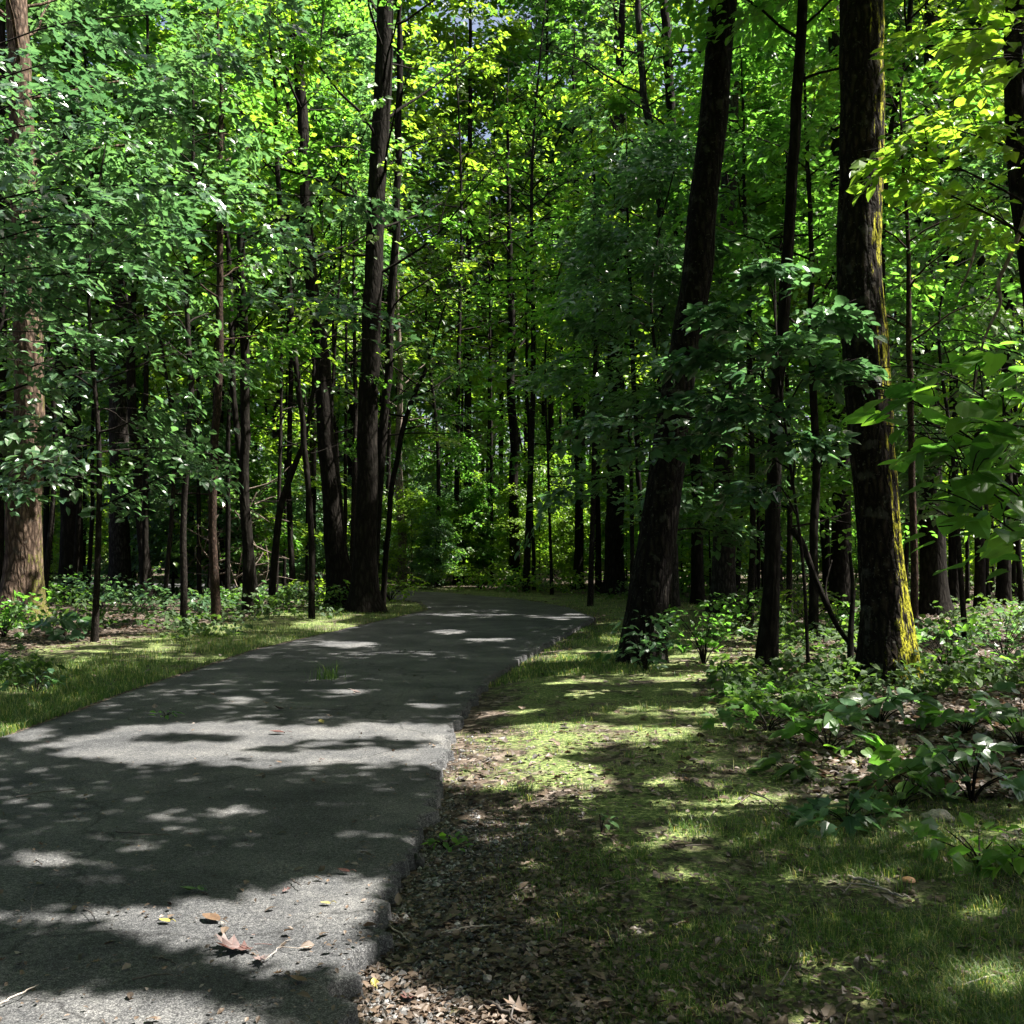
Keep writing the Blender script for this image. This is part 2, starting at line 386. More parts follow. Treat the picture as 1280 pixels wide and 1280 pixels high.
# ground: one warped grid, finer near the camera
def build_ground():
    xs = np.concatenate([np.linspace(-400, -40, 16)[:-1], np.linspace(-40, -8, 40)[:-1], np.linspace(-8, 8, 330)[:-1], np.linspace(8, 40, 40)[:-1], np.linspace(40, 400, 16)])
    ys = np.concatenate([np.linspace(-60, 1, 14)[:-1], np.linspace(1, 14, 260)[:-1], np.linspace(14, 48, 170)[:-1], np.linspace(48, 500, 30)])
    X, Y = np.meshgrid(xs, ys, indexing='ij'); Z = gz(X, Y)
    nx, ny = X.shape
    V = np.stack([X, Y, Z], -1).reshape(-1, 3)
    i, j = np.meshgrid(np.arange(nx - 1), np.arange(ny - 1), indexing='ij'); b = (i * ny + j).ravel()
    Fq = np.stack([b, b + ny, b + ny + 1, b + 1], -1)
    dr = X - xr(Y); dl = xl(Y) - X
    moss = np.clip(np.where(dr > 0, 1 - np.clip((dr - 3.6) / 2, 0, 1) , 1 - np.clip((dl - 2.6) / 1.6, 0, 1)), 0, 1)
    moss = moss * np.clip(np.where(dr > 0, (dr - np.where(Y > 6.8, -.2, .25)) / .8, dl / .1 + .4), 0, 1)
    me = mesh_from('forest_floor', V, Fq.ravel(), np.full(len(Fq), 4), moss.ravel(), True)
    m, nt, out, N, L = nodes_of('forest_soil')
    tc = N('ShaderNodeTexCoord'); at_ = N('ShaderNodeAttribute', attribute_name='tint')
    v = N('ShaderNodeTexVoronoi', Scale=17.0); L(tc.outputs['Object'], v.inputs['Vector'])
    sv = N('ShaderNodeSeparateColor'); L(v.outputs['Color'], sv.inputs[0])
    rl = ramp(N, [(0, (.014, .010, .008)), (.45, (.035, .026, .019)), (.75, (.075, .056, .042)), (1, (.16, .13, .11))]); L(sv.outputs[0], rl.inputs[0])
    n1 = N('ShaderNodeTexNoise', Scale=1.8, Detail=8.0, Roughness=.72); L(tc.outputs['Object'], n1.inputs['Vector'])
    a = N('ShaderNodeMath', operation='MULTIPLY_ADD'); L(at_.outputs['Fac'], a.inputs[0]); a.inputs[1].default_value = .27; L(n1.outputs['Fac'], a.inputs[2])
    ra = ramp(N, [(.66, (0, 0, 0)), (.80, (1, 1, 1))]); L(a.outputs[0], ra.inputs[0])
    n2 = N('ShaderNodeTexNoise', Scale=30.0, Detail=4.0, Roughness=.7); L(tc.outputs['Object'], n2.inputs['Vector'])
    rm = ramp(N, [(.25, (.030, .034, .010)), (.5, (.072, .105, .030)), (.72, (.34, .36, .14))]); L(n2.outputs['Fac'], rm.inputs[0])
    mx = N('ShaderNodeMix', data_type='RGBA'); L(ra.outputs[0], mx.inputs[0]); L(rl.outputs[0], mx.inputs[6]); L(rm.outputs[0], mx.inputs[7])
    pb = N('ShaderNodeBsdfPrincipled', Roughness=.9); L(mx.outputs[2], pb.inputs['Base Color']); pb.inputs['Specular IOR Level'].default_value = .2
    bp = N('ShaderNodeBump', Strength=.8, Distance=.03); L(n2.outputs['Fac'], bp.inputs['Height']); L(bp.outputs[0], pb.inputs['Normal'])
    L(pb.outputs[0], out.inputs[0])
    tag(link('ground', me, m), kind='structure')
build_ground()

def build_path():
    ys = np.concatenate([np.linspace(-8, 2.2, 30)[:-1], np.linspace(2.2, 12, 900)[:-1], np.linspace(12, 26, 160)[:-1], np.linspace(26, 46, 60)])
    ra = xr(ys) + np.where(ys < 15, .05, .03) * 2 * (fbm2(ys * 4 + 50, ys * 0 + 3, 2, 4) - .5) + .13 * (np.abs(fbm2(ys * 7 + 50, ys * 0 + 3, 6, 2) - .5) * 2 - .3) + .07 * (fbm2(ys * 30 + 50, ys * 0 + 3, 16, 3) - .5)
    la = xl(ys) + .14 * (fbm2(ys * 2 + 80, ys * 0 + 9, 4, 4) - .5)
    k = 44; n = len(ys)
    t = np.concatenate([np.linspace(0, .9, 22), 1 - .1 * np.linspace(1, 0, k - 21)[1:] ** 1.5])
    X = la[:, None] * (1 - t) + ra[:, None] * t; Y = np.repeat(ys[:, None], len(t), 1)
    Z = .012 * (fbm2(X * 1.3 + 60, Y * 1.3 + 60, 8, 3) - .5) + .004
    edge = np.exp(-(ra[:, None] - X) / .012); Z = Z - .010 * edge - .012 * np.exp(-(X - la[:, None]) / .05)
    # sides
    Xs = np.c_[la, X, ra + .012 + .03 * fbm2(ys * 20 + 50, ys * 0 + 2, 15, 2)]; Ys = np.c_[ys, Y, ys]; Zs = np.c_[np.full(n, -.2), Z, np.full(n, -.2)]
    kk = Xs.shape[1]
    V = np.stack([Xs, Ys, Zs], -1).reshape(-1, 3)
    i, j = np.meshgrid(np.arange(n - 1), np.arange(kk - 1), indexing='ij'); b = (i * kk + j).ravel()
    Fq = np.stack([b, b + 1, b + kk + 1, b + kk], -1)
    me = mesh_from('asphalt_path', V, Fq.ravel(), np.full(len(Fq), 4), None, True)
    m, nt, out, N, L = nodes_of('worn_asphalt')
    tc = N('ShaderNodeTexCoord')
    n1 = N('ShaderNodeTexNoise', Scale=170.0, Detail=3.0, Roughness=.7); L(tc.outputs['Object'], n1.inputs['Vector'])
    r1 = ramp(N, [(.30, (.022, .022, .022)), (.5, (.076, .077, .079)), (.66, (.20, .198, .197)), (.8, (.46, .45, .44))]); L(n1.outputs['Fac'], r1.inputs[0])
    n2 = N('ShaderNodeTexNoise', Scale=1.1, Detail=9.0, Roughness=.72); L(tc.outputs['Object'], n2.inputs['Vector'])
    r2 = ramp(N, [(.30, (.32, .33, .35)), (.45, (.58, .59, .61)), (.56, (.86, .86, .86)), (.70, (1.25, 1.22, 1.18))]); L(n2.outputs['Fac'], r2.inputs[0])
    mx = N('ShaderNodeMix', data_type='RGBA', blend_type='MULTIPLY'); mx.inputs[0].default_value = 1; L(r1.outputs[0], mx.inputs[6]); L(r2.outputs[0], mx.inputs[7])
    v = N('ShaderNodeTexVoronoi', feature='DISTANCE_TO_EDGE', Scale=.55); nw = N('ShaderNodeTexNoise', Scale=2.2, Detail=5.0)
    L(tc.outputs['Object'], nw.inputs['Vector']); mv = N('ShaderNodeMix', data_type='VECTOR'); mv.inputs[0].default_value = .35
    L(tc.outputs['Object'], mv.inputs[4]); L(nw.outputs['Color'], mv.inputs[5]); L(mv.outputs[1], v.inputs['Vector'])
    rc = ramp(N, [(.0, (.25, .25, .25)), (.006, (1, 1, 1))]); L(v.outputs['Distance'], rc.inputs[0])
    n6 = N('ShaderNodeTexNoise', Scale=48.0, Detail=4.0, Roughness=.75); L(tc.outputs['Object'], n6.inputs['Vector'])
    r6 = ramp(N, [(.32, (.45, .45, .46)), (.5, (1, 1, 1)), (.68, (1.5, 1.48, 1.44))]); L(n6.outputs['Fac'], r6.inputs[0])
    m6 = N('ShaderNodeMix', data_type='RGBA', blend_type='MULTIPLY'); m6.inputs[0].default_value = 1.0; L(mx.outputs[2], m6.inputs[6]); L(r6.outputs[0], m6.inputs[7])
    m2 = N('ShaderNodeMix', data_type='RGBA', blend_type='MULTIPLY'); m2.inputs[0].default_value = .7; L(m6.outputs[2], m2.inputs[6]); L(rc.outputs[0], m2.inputs[7])
    pb = N('ShaderNodeBsdfPrincipled', Roughness=.8); L(m2.outputs[2], pb.inputs['Base Color']); pb.inputs['Specular IOR Level'].default_value = .12
    bp = N('ShaderNodeBump', Strength=.8, Distance=.006); L(n1.outputs['Fac'], bp.inputs['Height']); L(bp.outputs[0], pb.inputs['Normal'])
    L(pb.outputs[0], out.inputs[0])
    tag(link('path', me, m), kind='structure')
build_path()

# ------------------------------------------------------------------ trees
def limb(rng, p, d, length, r0, n=7, curve=.25, droop=-.1):
    d = norm(np.asarray(d, float)); pts = [np.array(p, float)]; dd = d.copy()
    for i in range(n - 1):
        dd = norm(dd + rng.normal(0, curve, 3) * .5 + np.array([0, 0, droop * .3]))
        pts.append(pts[-1] + dd * length / (n - 1))
    pts = np.array(pts); rad = r0 * np.linspace(1, .2, n)
    return pts, rad

def grow_crown(rng, spine, srad, z0, z1, reach, nl, spl, lps, ls, srad_=.55, wood=None, crown=None, tpl=T_OVAL, up=.25, bias=None, cull=True, view=True, sides=5, taper=True, twigs=False):
    zs = spine[:, 2]; Cs, Ds = [], []
    for i in range(nl):
        u = (i + rng.random()) / nl; z = z0 + (z1 - z0) * u
        p = np.array([np.interp(z, zs, spine[:, k]) for k in range(3)])
        if bias is not None and rng.random() < .7: az = bias + rng.normal(0, .6)
        else: az = i * 2.4 + rng.normal(0, .4)
        prof = (1 - .6 * u ** 2.5) if taper else 1
        ln = reach * prof * rng.uniform(.65, 1.15)
        d = np.array([math.cos(az), math.sin(az), up + .5 * u])
        r0 = min(float(np.interp(z, zs, srad)) * .5, .008 + .008 * ln)
        lp, lr = limb(rng, p, d, ln, r0)
        if wood is not None: tube(wood, lp, lr, sides)
        k = max(2, int(round(spl * (.5 + .5 * prof) * rng.uniform(.7, 1.3))))
        t = .25 + .75 * (np.arange(k) + rng.random(k)) / k
        c = np.array([[np.interp(q * (len(lp) - 1), np.arange(len(lp)), lp[:, a]) for a in range(3)] for q in t])
        ld = norm(lp[-1] - lp[0])
        sd = norm(ld + np.cross(ld, [0, 0, 1.]) * rng.choice([-1, 1], k)[:, None] * rng.uniform(.2, 1.3, k)[:, None] + rng.normal(0, .1, (k, 3)))
        e = c + sd * (rng.uniform(.1, .45, k) * min(1, ln / 2))[:, None] + rng.normal(0, .12, (k, 3))
        if twigs and wood is not None:
            for a, b in zip(c, e + sd * .25): tube(wood, spline([a, (a + b) / 2 + [0, 0, .03], b], 4), np.linspace(.35, .12, 4) * max(lr[-1] * 1.8, .008), 4)
        Cs.append(e); Ds.append(sd)
    C = np.concatenate(Cs); D = np.concatenate(Ds)
    P, LN, LD, S, ti = spray_leaves(rng, C, D, lps, srad_ * rng.uniform(.7, 1.3, len(C)), ls)
    keep = np.ones(len(P), bool)
    if view: keep &= in_view(P)
    if cull: keep &= ~sunlit(P)
    leaves_into(crown, tpl, P[keep], LN[keep], LD[keep], S[keep], ti[keep])

def finish_tree(name, label, cat, base, wood, crown, bark, leafm, group=None, stem='trunk', fol='crown'):
    e = empty(name, tuple(base), label, cat, group)
    link(stem, wood.mesh(name + '_' + stem, base, True), bark, e)
    if crown.V: link(fol, crown.mesh(name + '_' + fol, base), leafm, e)
    return e

SPINES = {}
def trunk_from_px(pl, Y, top, wood, sides=14, rough=.0, flare=.5, step=.25, seed=0., lean_y=0., slim=.82):
    pts, rad = [], []
    for (px, py, w) in pl:
        p = at(px, py, Y); pts.append(p); rad.append(w / 2 / F * Y * slim)
    pts, rad = np.array(pts), np.array(rad)
    o = np.argsort(pts[:, 2]); pts, rad = pts[o], rad[o]
    if lean_y: pts[:, 1] += lean_y * pts[:, 2]
    g = float(gz(pts[0, 0], pts[0, 1]))
    pts[0, 2] = g - .12
    if pts[-1, 2] < top:
        d = norm(pts[-1] - pts[-2]); d = norm(d * [.6, .6, 1]); h = top - pts[-1, 2]
        for q in (.35, .7, 1):
            pts = np.vstack([pts, pts[len(pl) - 1] + d * h * q / max(d[2], .5)]); rad = np.append(rad, rad[len(pl) - 1] * (1 - .85 * q))
    L = pts[-1, 2] - pts[0, 2]; n = max(8, int(L / step))
    zz = pts[:, 2]; z = np.linspace(zz[0], zz[-1], n)
    sp = spline(pts, max(4 * len(pts), 24))
    P = np.array([np.interp(z, sp[:, 2], sp[:, k]) for k in (0, 1)] + [z]).T
    hz = np.clip((z - g) / 2.5, 0, 1); am = .035 + .004 * Y * .5
    P[:, 0] += hz * am * (fbm2(z * .55 + seed * 3, z * 0 + 5.5, 71, 3) - .5) * 2; P[:, 1] += hz * am * (fbm2(z * .55 + seed * 3, z * 0 + 8.5, 72, 3) - .5) * 2
    r = np.interp(z, zz, rad)
    tube(wood, P, r, sides, rough, flare, seed, g)
    return P, r, np.array([P[0, 0], P[0, 1], g])

def tree(name, label, Y, pl, top, crown=None, bark='bark', leafm='leaf', cat='tree', group=None, near=False, seed=1, flare=.5, lean_y=0., extra=None):
    rng = np.random.default_rng(seed); wood, cr = MB(), MB()
    if near: P, r, base = trunk_from_px(pl, Y, top, wood, 56, .10, flare, .05, seed * 1.7, lean_y, .95 if seed == 3 else (.76 if seed == 5 else .65 if seed in (16, 17, 18) else .82))
    else: P, r, base = trunk_from_px(pl, Y, top, wood, 14, .06, flare, .2, seed * 1.7, lean_y)
    if crown:
        for c in (crown if isinstance(crown, list) else [crown]):
            grow_crown(rng, P, r, wood=wood, crown=cr, twigs=Y < 27, **c)
    if extra: extra(rng, wood, cr, P, r)
    SPINES[label] = (P, r, base)
    return wood, cr, base, (name, label, cat, M[bark], M[leafm], group)

PENDING = []
def T(*a, **k): PENDING.append(tree(*a, **k)); return PENDING[-1]

big = lambda z0, z1, reach=4.0, nl=16, spl=9, lps=34, ls=.13, **k: dict(z0=z0, z1=z1, reach=reach, nl=int(nl * 1.35), spl=spl, lps=int(lps * 1.2), ls=ls * 1.4, up=.45, **k)

# --- the marked trunks of the photograph
T('mossy_tree', 'thick dark trunk with yellow green moss on its sunny right flank', 11.7,
  [(1112, 862, 84), (1108, 760, 62), (1100, 680, 55), (1091, 600, 55), (1083, 480, 57), (1079, 400, 58), (1078, 240, 57), (1078, 0, 56), (1079, -300, 50)], 17, None,
  'bark_moss', near=True, seed=3, flare=.16, cat='tree')
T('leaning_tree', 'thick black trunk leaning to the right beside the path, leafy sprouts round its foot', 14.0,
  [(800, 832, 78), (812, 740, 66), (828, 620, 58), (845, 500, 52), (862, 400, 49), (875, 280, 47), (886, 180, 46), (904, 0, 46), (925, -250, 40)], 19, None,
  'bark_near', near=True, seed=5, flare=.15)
T('oak_tree', 'pale brown sunlit trunk with a flared mossy foot at the left border of the wood', 20.5,
  [(24, 785, 66), (30, 700, 52), (34, 600, 48), (36, 500, 42), (33, 380, 40), (30, 260, 40), (24, 100, 32), (18, -100, 28)], 19, big(9, 18, 4.5, 16, 9),
  'bark_pale', 'leaf_cool', near=True, seed=7, flare=.4)
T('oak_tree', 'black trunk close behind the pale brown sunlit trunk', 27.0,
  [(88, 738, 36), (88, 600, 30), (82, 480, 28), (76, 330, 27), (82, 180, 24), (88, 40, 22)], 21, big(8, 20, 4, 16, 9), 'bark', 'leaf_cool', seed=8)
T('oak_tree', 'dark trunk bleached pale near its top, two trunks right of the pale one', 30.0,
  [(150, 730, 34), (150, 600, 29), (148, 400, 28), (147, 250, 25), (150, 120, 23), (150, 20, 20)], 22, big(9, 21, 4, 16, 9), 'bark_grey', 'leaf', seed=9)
T('slanting_tree', 'slim dark trunk slanting left with a pale sunlit foot', 27.0,
  [(186, 735, 20), (178, 670, 15), (170, 560, 14), (165, 430, 13), (168, 330, 12)], 14, big(6, 13, 2.4, 12, 7, 30), 'bark_young', 'leaf', seed=10)
T('young_tree', 'thin grey sapling stem rising straight from the left verge, nearest of the thin stems', 19.0,
  [(229, 785, 11), (231, 640, 9), (235, 480, 8), (233, 360, 7), (240, 220, 6)], 11, big(4.6, 10.5, 2.0, 14, 6, 30, .12), 'bark_young', 'leaf_cool', seed=11, flare=.15)
T('young_tree', 'slim reddish brown stem with a slight bow, right of the thin grey sapling', 20.0,
  [(271, 768, 15), (268, 660, 12), (267, 560, 12), (272, 450, 12), (278, 330, 10), (276, 200, 9)], 13, big(5.5, 12.5, 2.2, 13, 7, 30, .12), 'bark_red', 'leaf', seed=12, flare=.15)
T('young_tree', 'straight dark young trunk, right of the bowed reddish stem', 23.0,
  [(311, 750, 17), (308, 620, 15), (306, 480, 14), (303, 380, 13), (300, 240, 11)], 15, big(5.5, 14.5, 2.6, 14, 7, 30), 'bark', 'leaf', seed=13, flare=.2)
T('young_tree', 'thin dark stem leaning left over a pale heap of dead brush', 25.0,
  [(322, 740, 10), (305, 600, 9), (295, 500, 9), (289, 400, 8), (283, 280, 7)], 13, big(6, 12.5, 2.2, 12, 6, 30), 'bark', 'leaf_cool', seed=14, flare=.15)
T('young_tree', 'thin dark stem curving to the right low above the left verge shrubs', 24.0,
  [(338, 735, 11), (344, 690, 11), (352, 630, 10), (368, 585, 9), (384, 545, 7), (396, 480, 6)], 7, big(3.4, 6.5, 1.6, 7, 5, 26, .11), 'bark', 'leaf', seed=15, flare=.15)
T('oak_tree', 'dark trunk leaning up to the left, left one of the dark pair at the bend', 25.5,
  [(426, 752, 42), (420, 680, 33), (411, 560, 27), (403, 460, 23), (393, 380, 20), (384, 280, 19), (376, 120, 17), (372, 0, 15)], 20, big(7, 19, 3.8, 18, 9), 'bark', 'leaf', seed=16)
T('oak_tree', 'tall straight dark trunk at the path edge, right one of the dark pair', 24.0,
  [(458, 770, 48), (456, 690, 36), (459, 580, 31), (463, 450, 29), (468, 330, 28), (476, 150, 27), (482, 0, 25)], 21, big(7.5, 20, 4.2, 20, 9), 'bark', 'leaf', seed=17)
T('young_tree', 'thin dark stem hugging the right side of the tall straight trunk at the bend', 25.5,
  [(466, 748, 15), (472, 620, 14), (482, 500, 13), (490, 380, 12), (495, 250, 11), (500, 60, 10)], 16, big(4.8, 15, 2.4, 16, 7, 30), 'bark', 'leaf_warm', seed=18, flare=.2)
T('bent_tree', 'thin stem slanting up to the right out of the shadow by the bend', 26.0,
  [(478, 745, 9), (486, 640, 8), (500, 550, 8), (512, 510, 7), (530, 470, 6)], 8, big(4.4, 8, 2.6, 10, 8, 34), 'bark', 'leaf_cool', seed=19, flare=.15)
T('broken_tree', 'short pale lit trunk at the far end of the path', 38.0,
  [(503, 738, 15), (502, 700, 13), (501, 660, 13), (500, 600, 12)], 14, big(6, 13, 2.4, 12, 7, 26), 'wood_bare', 'leaf', seed=20, flare=.15)
T('grey_tree', 'grey trunk seen close behind the black leaning trunk', 24.0,
  [(905, 765, 38), (905, 640, 32), (905, 520, 29), (907, 400, 27), (910, 240, 25), (916, 90, 22)], 21, big(8, 20, 3.8, 16, 9), 'bark_grey', 'leaf', seed=21)
T('young_tree', 'slender dark trunk bowing right, halfway between the leaning trunk and the mossy trunk', 13.2,
  [(957, 838, 31), (963, 740, 25), (967, 620, 22), (972, 510, 19), (980, 400, 18), (988, 260, 17), (996, 120, 17), (1004, -20, 15)], 13, big(7.5, 12.5, 2.4, 9, 7, 30, .12),
  'bark', 'leaf', near=True, seed=22, flare=.2)
T('oak_tree', 'broad black trunk just left of the mossy trunk, deeper in the wood', 24.0,
  [(1050, 765, 32), (1052, 640, 29), (1052, 520, 28), (1050, 380, 26), (1046, 200, 24)], 20, big(8, 19, 3.8, 16, 9), 'bark', 'leaf', seed=23)
T('oak_tree', 'broad black trunk right of the mossy trunk, partly hidden by hanging leaves', 23.0,
  [(1168, 765, 40), (1163, 640, 36), (1160, 520, 35), (1160, 380, 32), (1164, 200, 28)], 20, big(8, 19, 3.8, 16, 9), 'bark', 'leaf_warm', seed=24)
T('young_tree', 'thin dark stem with a bent dark limb, left of the mossy trunk', 17.0,
  [(1017, 775, 15), (1018, 690, 13), (1020, 580, 12), (1018, 470, 11), (1013, 360, 9)], 11, big(4.5, 10.5, 2.2, 12, 6, 28, .12), 'bark', 'leaf', seed=25, flare=.15)
T('young_tree', 'thin reddish stem rising beside the right flank of the mossy trunk', 14.5,
  [(1143, 800, 12), (1142, 680, 11), (1140, 560, 10), (1136, 430, 9)], 9, big(4.3, 8.8, 2.0, 11, 6, 28, .12), 'bark_red', 'leaf', seed=26, flare=.15)
T('oak_tree', 'dark trunk with a leaning upper stem behind the leaning black trunk', 27.0,
  [(872, 750, 20), (870, 600, 17), (858, 450, 15), (848, 300, 14), (836, 120, 14), (830, 0, 13)], 20, big(9, 19, 3.2, 15, 8), 'bark', 'leaf_warm', seed=27, flare=.3)
T('oak_tree', 'stout dark trunk beyond the path, first one left of the leaning black trunk', 33.0,
  [(768, 742, 31), (768, 620, 27), (770, 500, 24), (772, 380, 22), (775, 200, 20)], 22, big(10, 21, 4, 16, 9), 'bark', 'leaf', seed=28)
T('oak_tree', 'medium dark trunk beyond the path, left of the stoutest one', 36.0,
  [(723, 738, 15), (723, 600, 13), (722, 450, 12), (720, 300, 11)], 20, big(9, 19, 3.4, 14, 8), 'bark', 'leaf', seed=29)
T('young_tree', 'thin black stem squeezed between the medium and the stoutest trunks beyond the path', 34.0,
  [(748, 740, 9), (747, 600, 8), (744, 420, 7)], 15, big(7, 14, 2.6, 12, 7), 'bark', 'leaf_warm', seed=30, flare=.15)
T('oak_tree', 'dark trunk behind the middle of the path bend, topped by yellow green leaves', 39.0,
  [(643, 735, 18), (643, 620, 15), (640, 480, 13), (638, 380, 11)], 20, big(7, 19, 3.6, 17, 9), 'bark', 'leaf_warm', seed=31, flare=.3)
T('young_tree', 'hair thin stem just right of the dark trunk behind the bend', 36.0,
  [(668, 742, 6), (664, 620, 5), (660, 480, 5)], 13, big(5, 12, 2.4, 12, 7), 'bark', 'leaf', seed=32, flare=.1)
T('young_tree', 'thin slanting stem left of the foot of the leaning black trunk', 22.0,
  [(806, 745, 9), (800, 620, 8), (793, 500, 8), (788, 400, 7)], 11, big(5.5, 10.5, 2.2, 12, 7, 28), 'bark', 'leaf_cool', seed=33, flare=.15)
T('young_tree', 'thin stem in the gap between the leaning trunk and the slender bowed trunk', 20.0,
  [(937, 770, 11), (940, 640, 9), (940, 500, 8), (935, 380, 8)], 12, big(5, 11.5, 2.2, 13, 7, 28), 'bark_young', 'leaf', seed=34, flare=.15)
T('oak_tree', 'straight dark trunk among the right border trees, first of three in a row', 27.0,
  [(1192, 760, 17), (1192, 600, 14), (1190, 440, 13), (1180, 260, 12)], 18, big(7, 17, 3.0, 15, 8), 'bark', 'leaf_warm', seed=35, flare=.3)
T('oak_tree', 'straight dark trunk among the right border trees, middle of three in a row', 25.0,
  [(1225, 765, 16), (1225, 620, 14), (1226, 480, 12), (1226, 300, 11)], 17, big(7, 16, 3.0, 15, 8), 'bark', 'leaf', seed=36, flare=.3)
T('oak_tree', 'straight dark trunk among the right border trees, last of three in a row', 26.0,
  [(1254, 765, 21), (1256, 620, 18), (1257, 480, 16), (1262, 300, 15)], 19, big(7, 18, 3.2, 15, 8), 'bark', 'leaf_warm', seed=37, flare=.3)
T('oak_tree', 'dark curving trunk entering at the upper right corner, clad in large leaves', 9.6,
  [(1352, 880, 50), (1330, 640, 38), (1302, 430, 34), (1284, 300, 32), (1272, 180, 31), (1270, 60, 30), (1274, -100, 28)], 14, None, 'bark_near', near=True, seed=38, flare=.3)
T('young_tree', 'thin dark stem curving up along the upper right side of the mossy trunk', 16.0,
  [(1112, 800, 10), (1108, 600, 9), (1106, 330, 9), (1109, 200, 9), (1122, 110, 8), (1134, 40, 8), (1140, -60, 7)], 12.5, big(8, 12.4, 2.4, 10, 7, 30, .12), 'bark', 'leaf_warm', seed=39, flare=.15)
T('forked_tree', 'grey trunk with a twisted limb high up in the middle of the canopy', 26.0,
  [(842, 752, 18), (838, 600, 15), (832, 440, 14), (828, 280, 13), (815, 170, 12), (803, 110, 11), (798, 20, 10)], 19, big(9, 18, 3.4, 15, 8), 'bark_grey', 'leaf_warm', seed=40, flare=.3)
T('young_tree', 'dark thin stem left of the dark pair at the bend, reaching into the leaves', 22.0,
  [(390, 748, 10), (388, 640, 9), (372, 480, 9), (362, 380, 8), (350, 240, 8)], 14, big(5, 13.5, 2.4, 15, 7, 30, .12), 'bark', 'leaf_warm', seed=41, flare=.15)
T('oak_tree', 'dark trunk at the left picture edge behind the pale brown one', 26.0,
  [(-6, 745, 26), (-4, 560, 22), (-2, 380, 20)], 19, big(7, 18, 3.6, 15, 8), 'bark', 'leaf_cool', seed=42, flare=.3)

# --- leafy understorey trees: base px, distance, height, crown reach, label
US = [
 (120, 16.5, 8.5, 2.2, 'leaf_cool', 'slim leafy young tree in front of the black trunk behind the pale brown one'),
 (55, 24, 12, 2.6, 'leaf', 'leafy young tree filling the gap right of the pale brown trunk'),
 (205, 24, 11, 2.6, 'leaf_cool', 'leafy young tree between the slanting slim trunk and the thin grey sapling'),
 (250, 29, 13, 3.0, 'leaf', 'leafy young tree behind the reddish bowed stem'),
 (345, 28, 14, 3.0, 'leaf_warm', 'leafy young tree behind the stem that curves right'),
 (400, 32, 15, 3.2, 'leaf', 'leafy young tree behind the left one of the dark pair'),
 (440, 30, 15, 3.0, 'leaf_warm', 'leafy young tree glimpsed in the slit of the dark pair at the bend'),
 (522, 31, 12, 2.4, 'leaf_cool', 'bushy dark green young tree just right of the dark pair at the bend'),
 (548, 38, 15, 3.4, 'leaf', 'leafy young tree behind the left end of the bend'),
 (615, 41, 18, 3.6, 'leaf_warm', 'sunlit yellow green young tree above the middle of the far curve'),
 (690, 33, 12, 3.2, 'leaf', 'leafy young tree right of the hair thin stem behind the bend'),
 (705, 42, 17, 3.6, 'leaf_warm', 'bright leafy young tree behind the medium trunk beyond the path'),
 (790, 27, 12, 3.0, 'leaf', 'leafy young tree behind the foot of the leaning black trunk'),
 (835, 19, 9, 2.4, 'leaf_cool', 'leafy sapling just right of the foot of the leaning black trunk'),
 (920, 28, 14, 3.0, 'leaf_warm', 'leafy young tree right of the grey trunk behind the leaning one'),
 (985, 21, 11, 2.6, 'leaf', 'leafy young tree right of the slender bowed trunk'),
 (1035, 30, 14, 3.2, 'leaf_warm', 'bright leafy young tree behind the bent limb left of the mossy trunk'),
 (1085, 22, 10, 2.8, 'leaf', 'leafy young tree directly behind the mossy trunk'),
 (1130, 28, 14, 3.2, 'leaf_warm', 'sunlit leafy young tree between the mossy trunk and the broad black trunk'),
 (1205, 17, 8.5, 2.4, 'leaf_cool', 'leafy sapling in front of the row of three right border trunks'),
 (1240, 32, 15, 3.4, 'leaf_warm', 'bright leafy young tree behind the row of three right border trunks'),
 (1290, 18, 10, 2.8, 'leaf', 'leafy young tree cut by the right picture edge'),
 (-30, 17, 9, 2.6, 'leaf_cool', 'leafy young tree cut by the left picture edge'),
 (300, 34, 17, 3.6, 'leaf', 'tall leafy young tree behind the pale heap of dead brush'),
 (170, 38, 18, 3.8, 'leaf_warm', 'tall leafy tree far behind the slanting slim trunk'),
 (480, 42, 20, 4.0, 'leaf', 'tall leafy tree far behind the dark pair at the bend'),
 (870, 38, 18, 4.0, 'leaf_warm', 'tall leafy tree far behind the leaning black trunk'),
 (657, 35, 21, 4.2, 'leaf', 'tall leafy tree whose top closes the sky above the path, right side'),
 (570, 40, 22, 4.6, 'leaf_warm', 'tall leafy tree whose top closes the sky above the path, left side'),
 (612, 46, 25, 5.0, 'leaf', 'tallest leafy tree behind the far curve, closing the sky above the path'),
 (468, 32, 21, 4.4, 'leaf_warm', 'tall leafy tree whose top shows right of the tall straight trunk at the bend'),
 (748, 38, 25, 4.6, 'leaf', 'tall leafy tree whose top shows left of the leaning black trunk'),
 (660, 27, 15, 2.4, 'leaf', 'slim tree whose leaves hang over the middle of the path'),
]
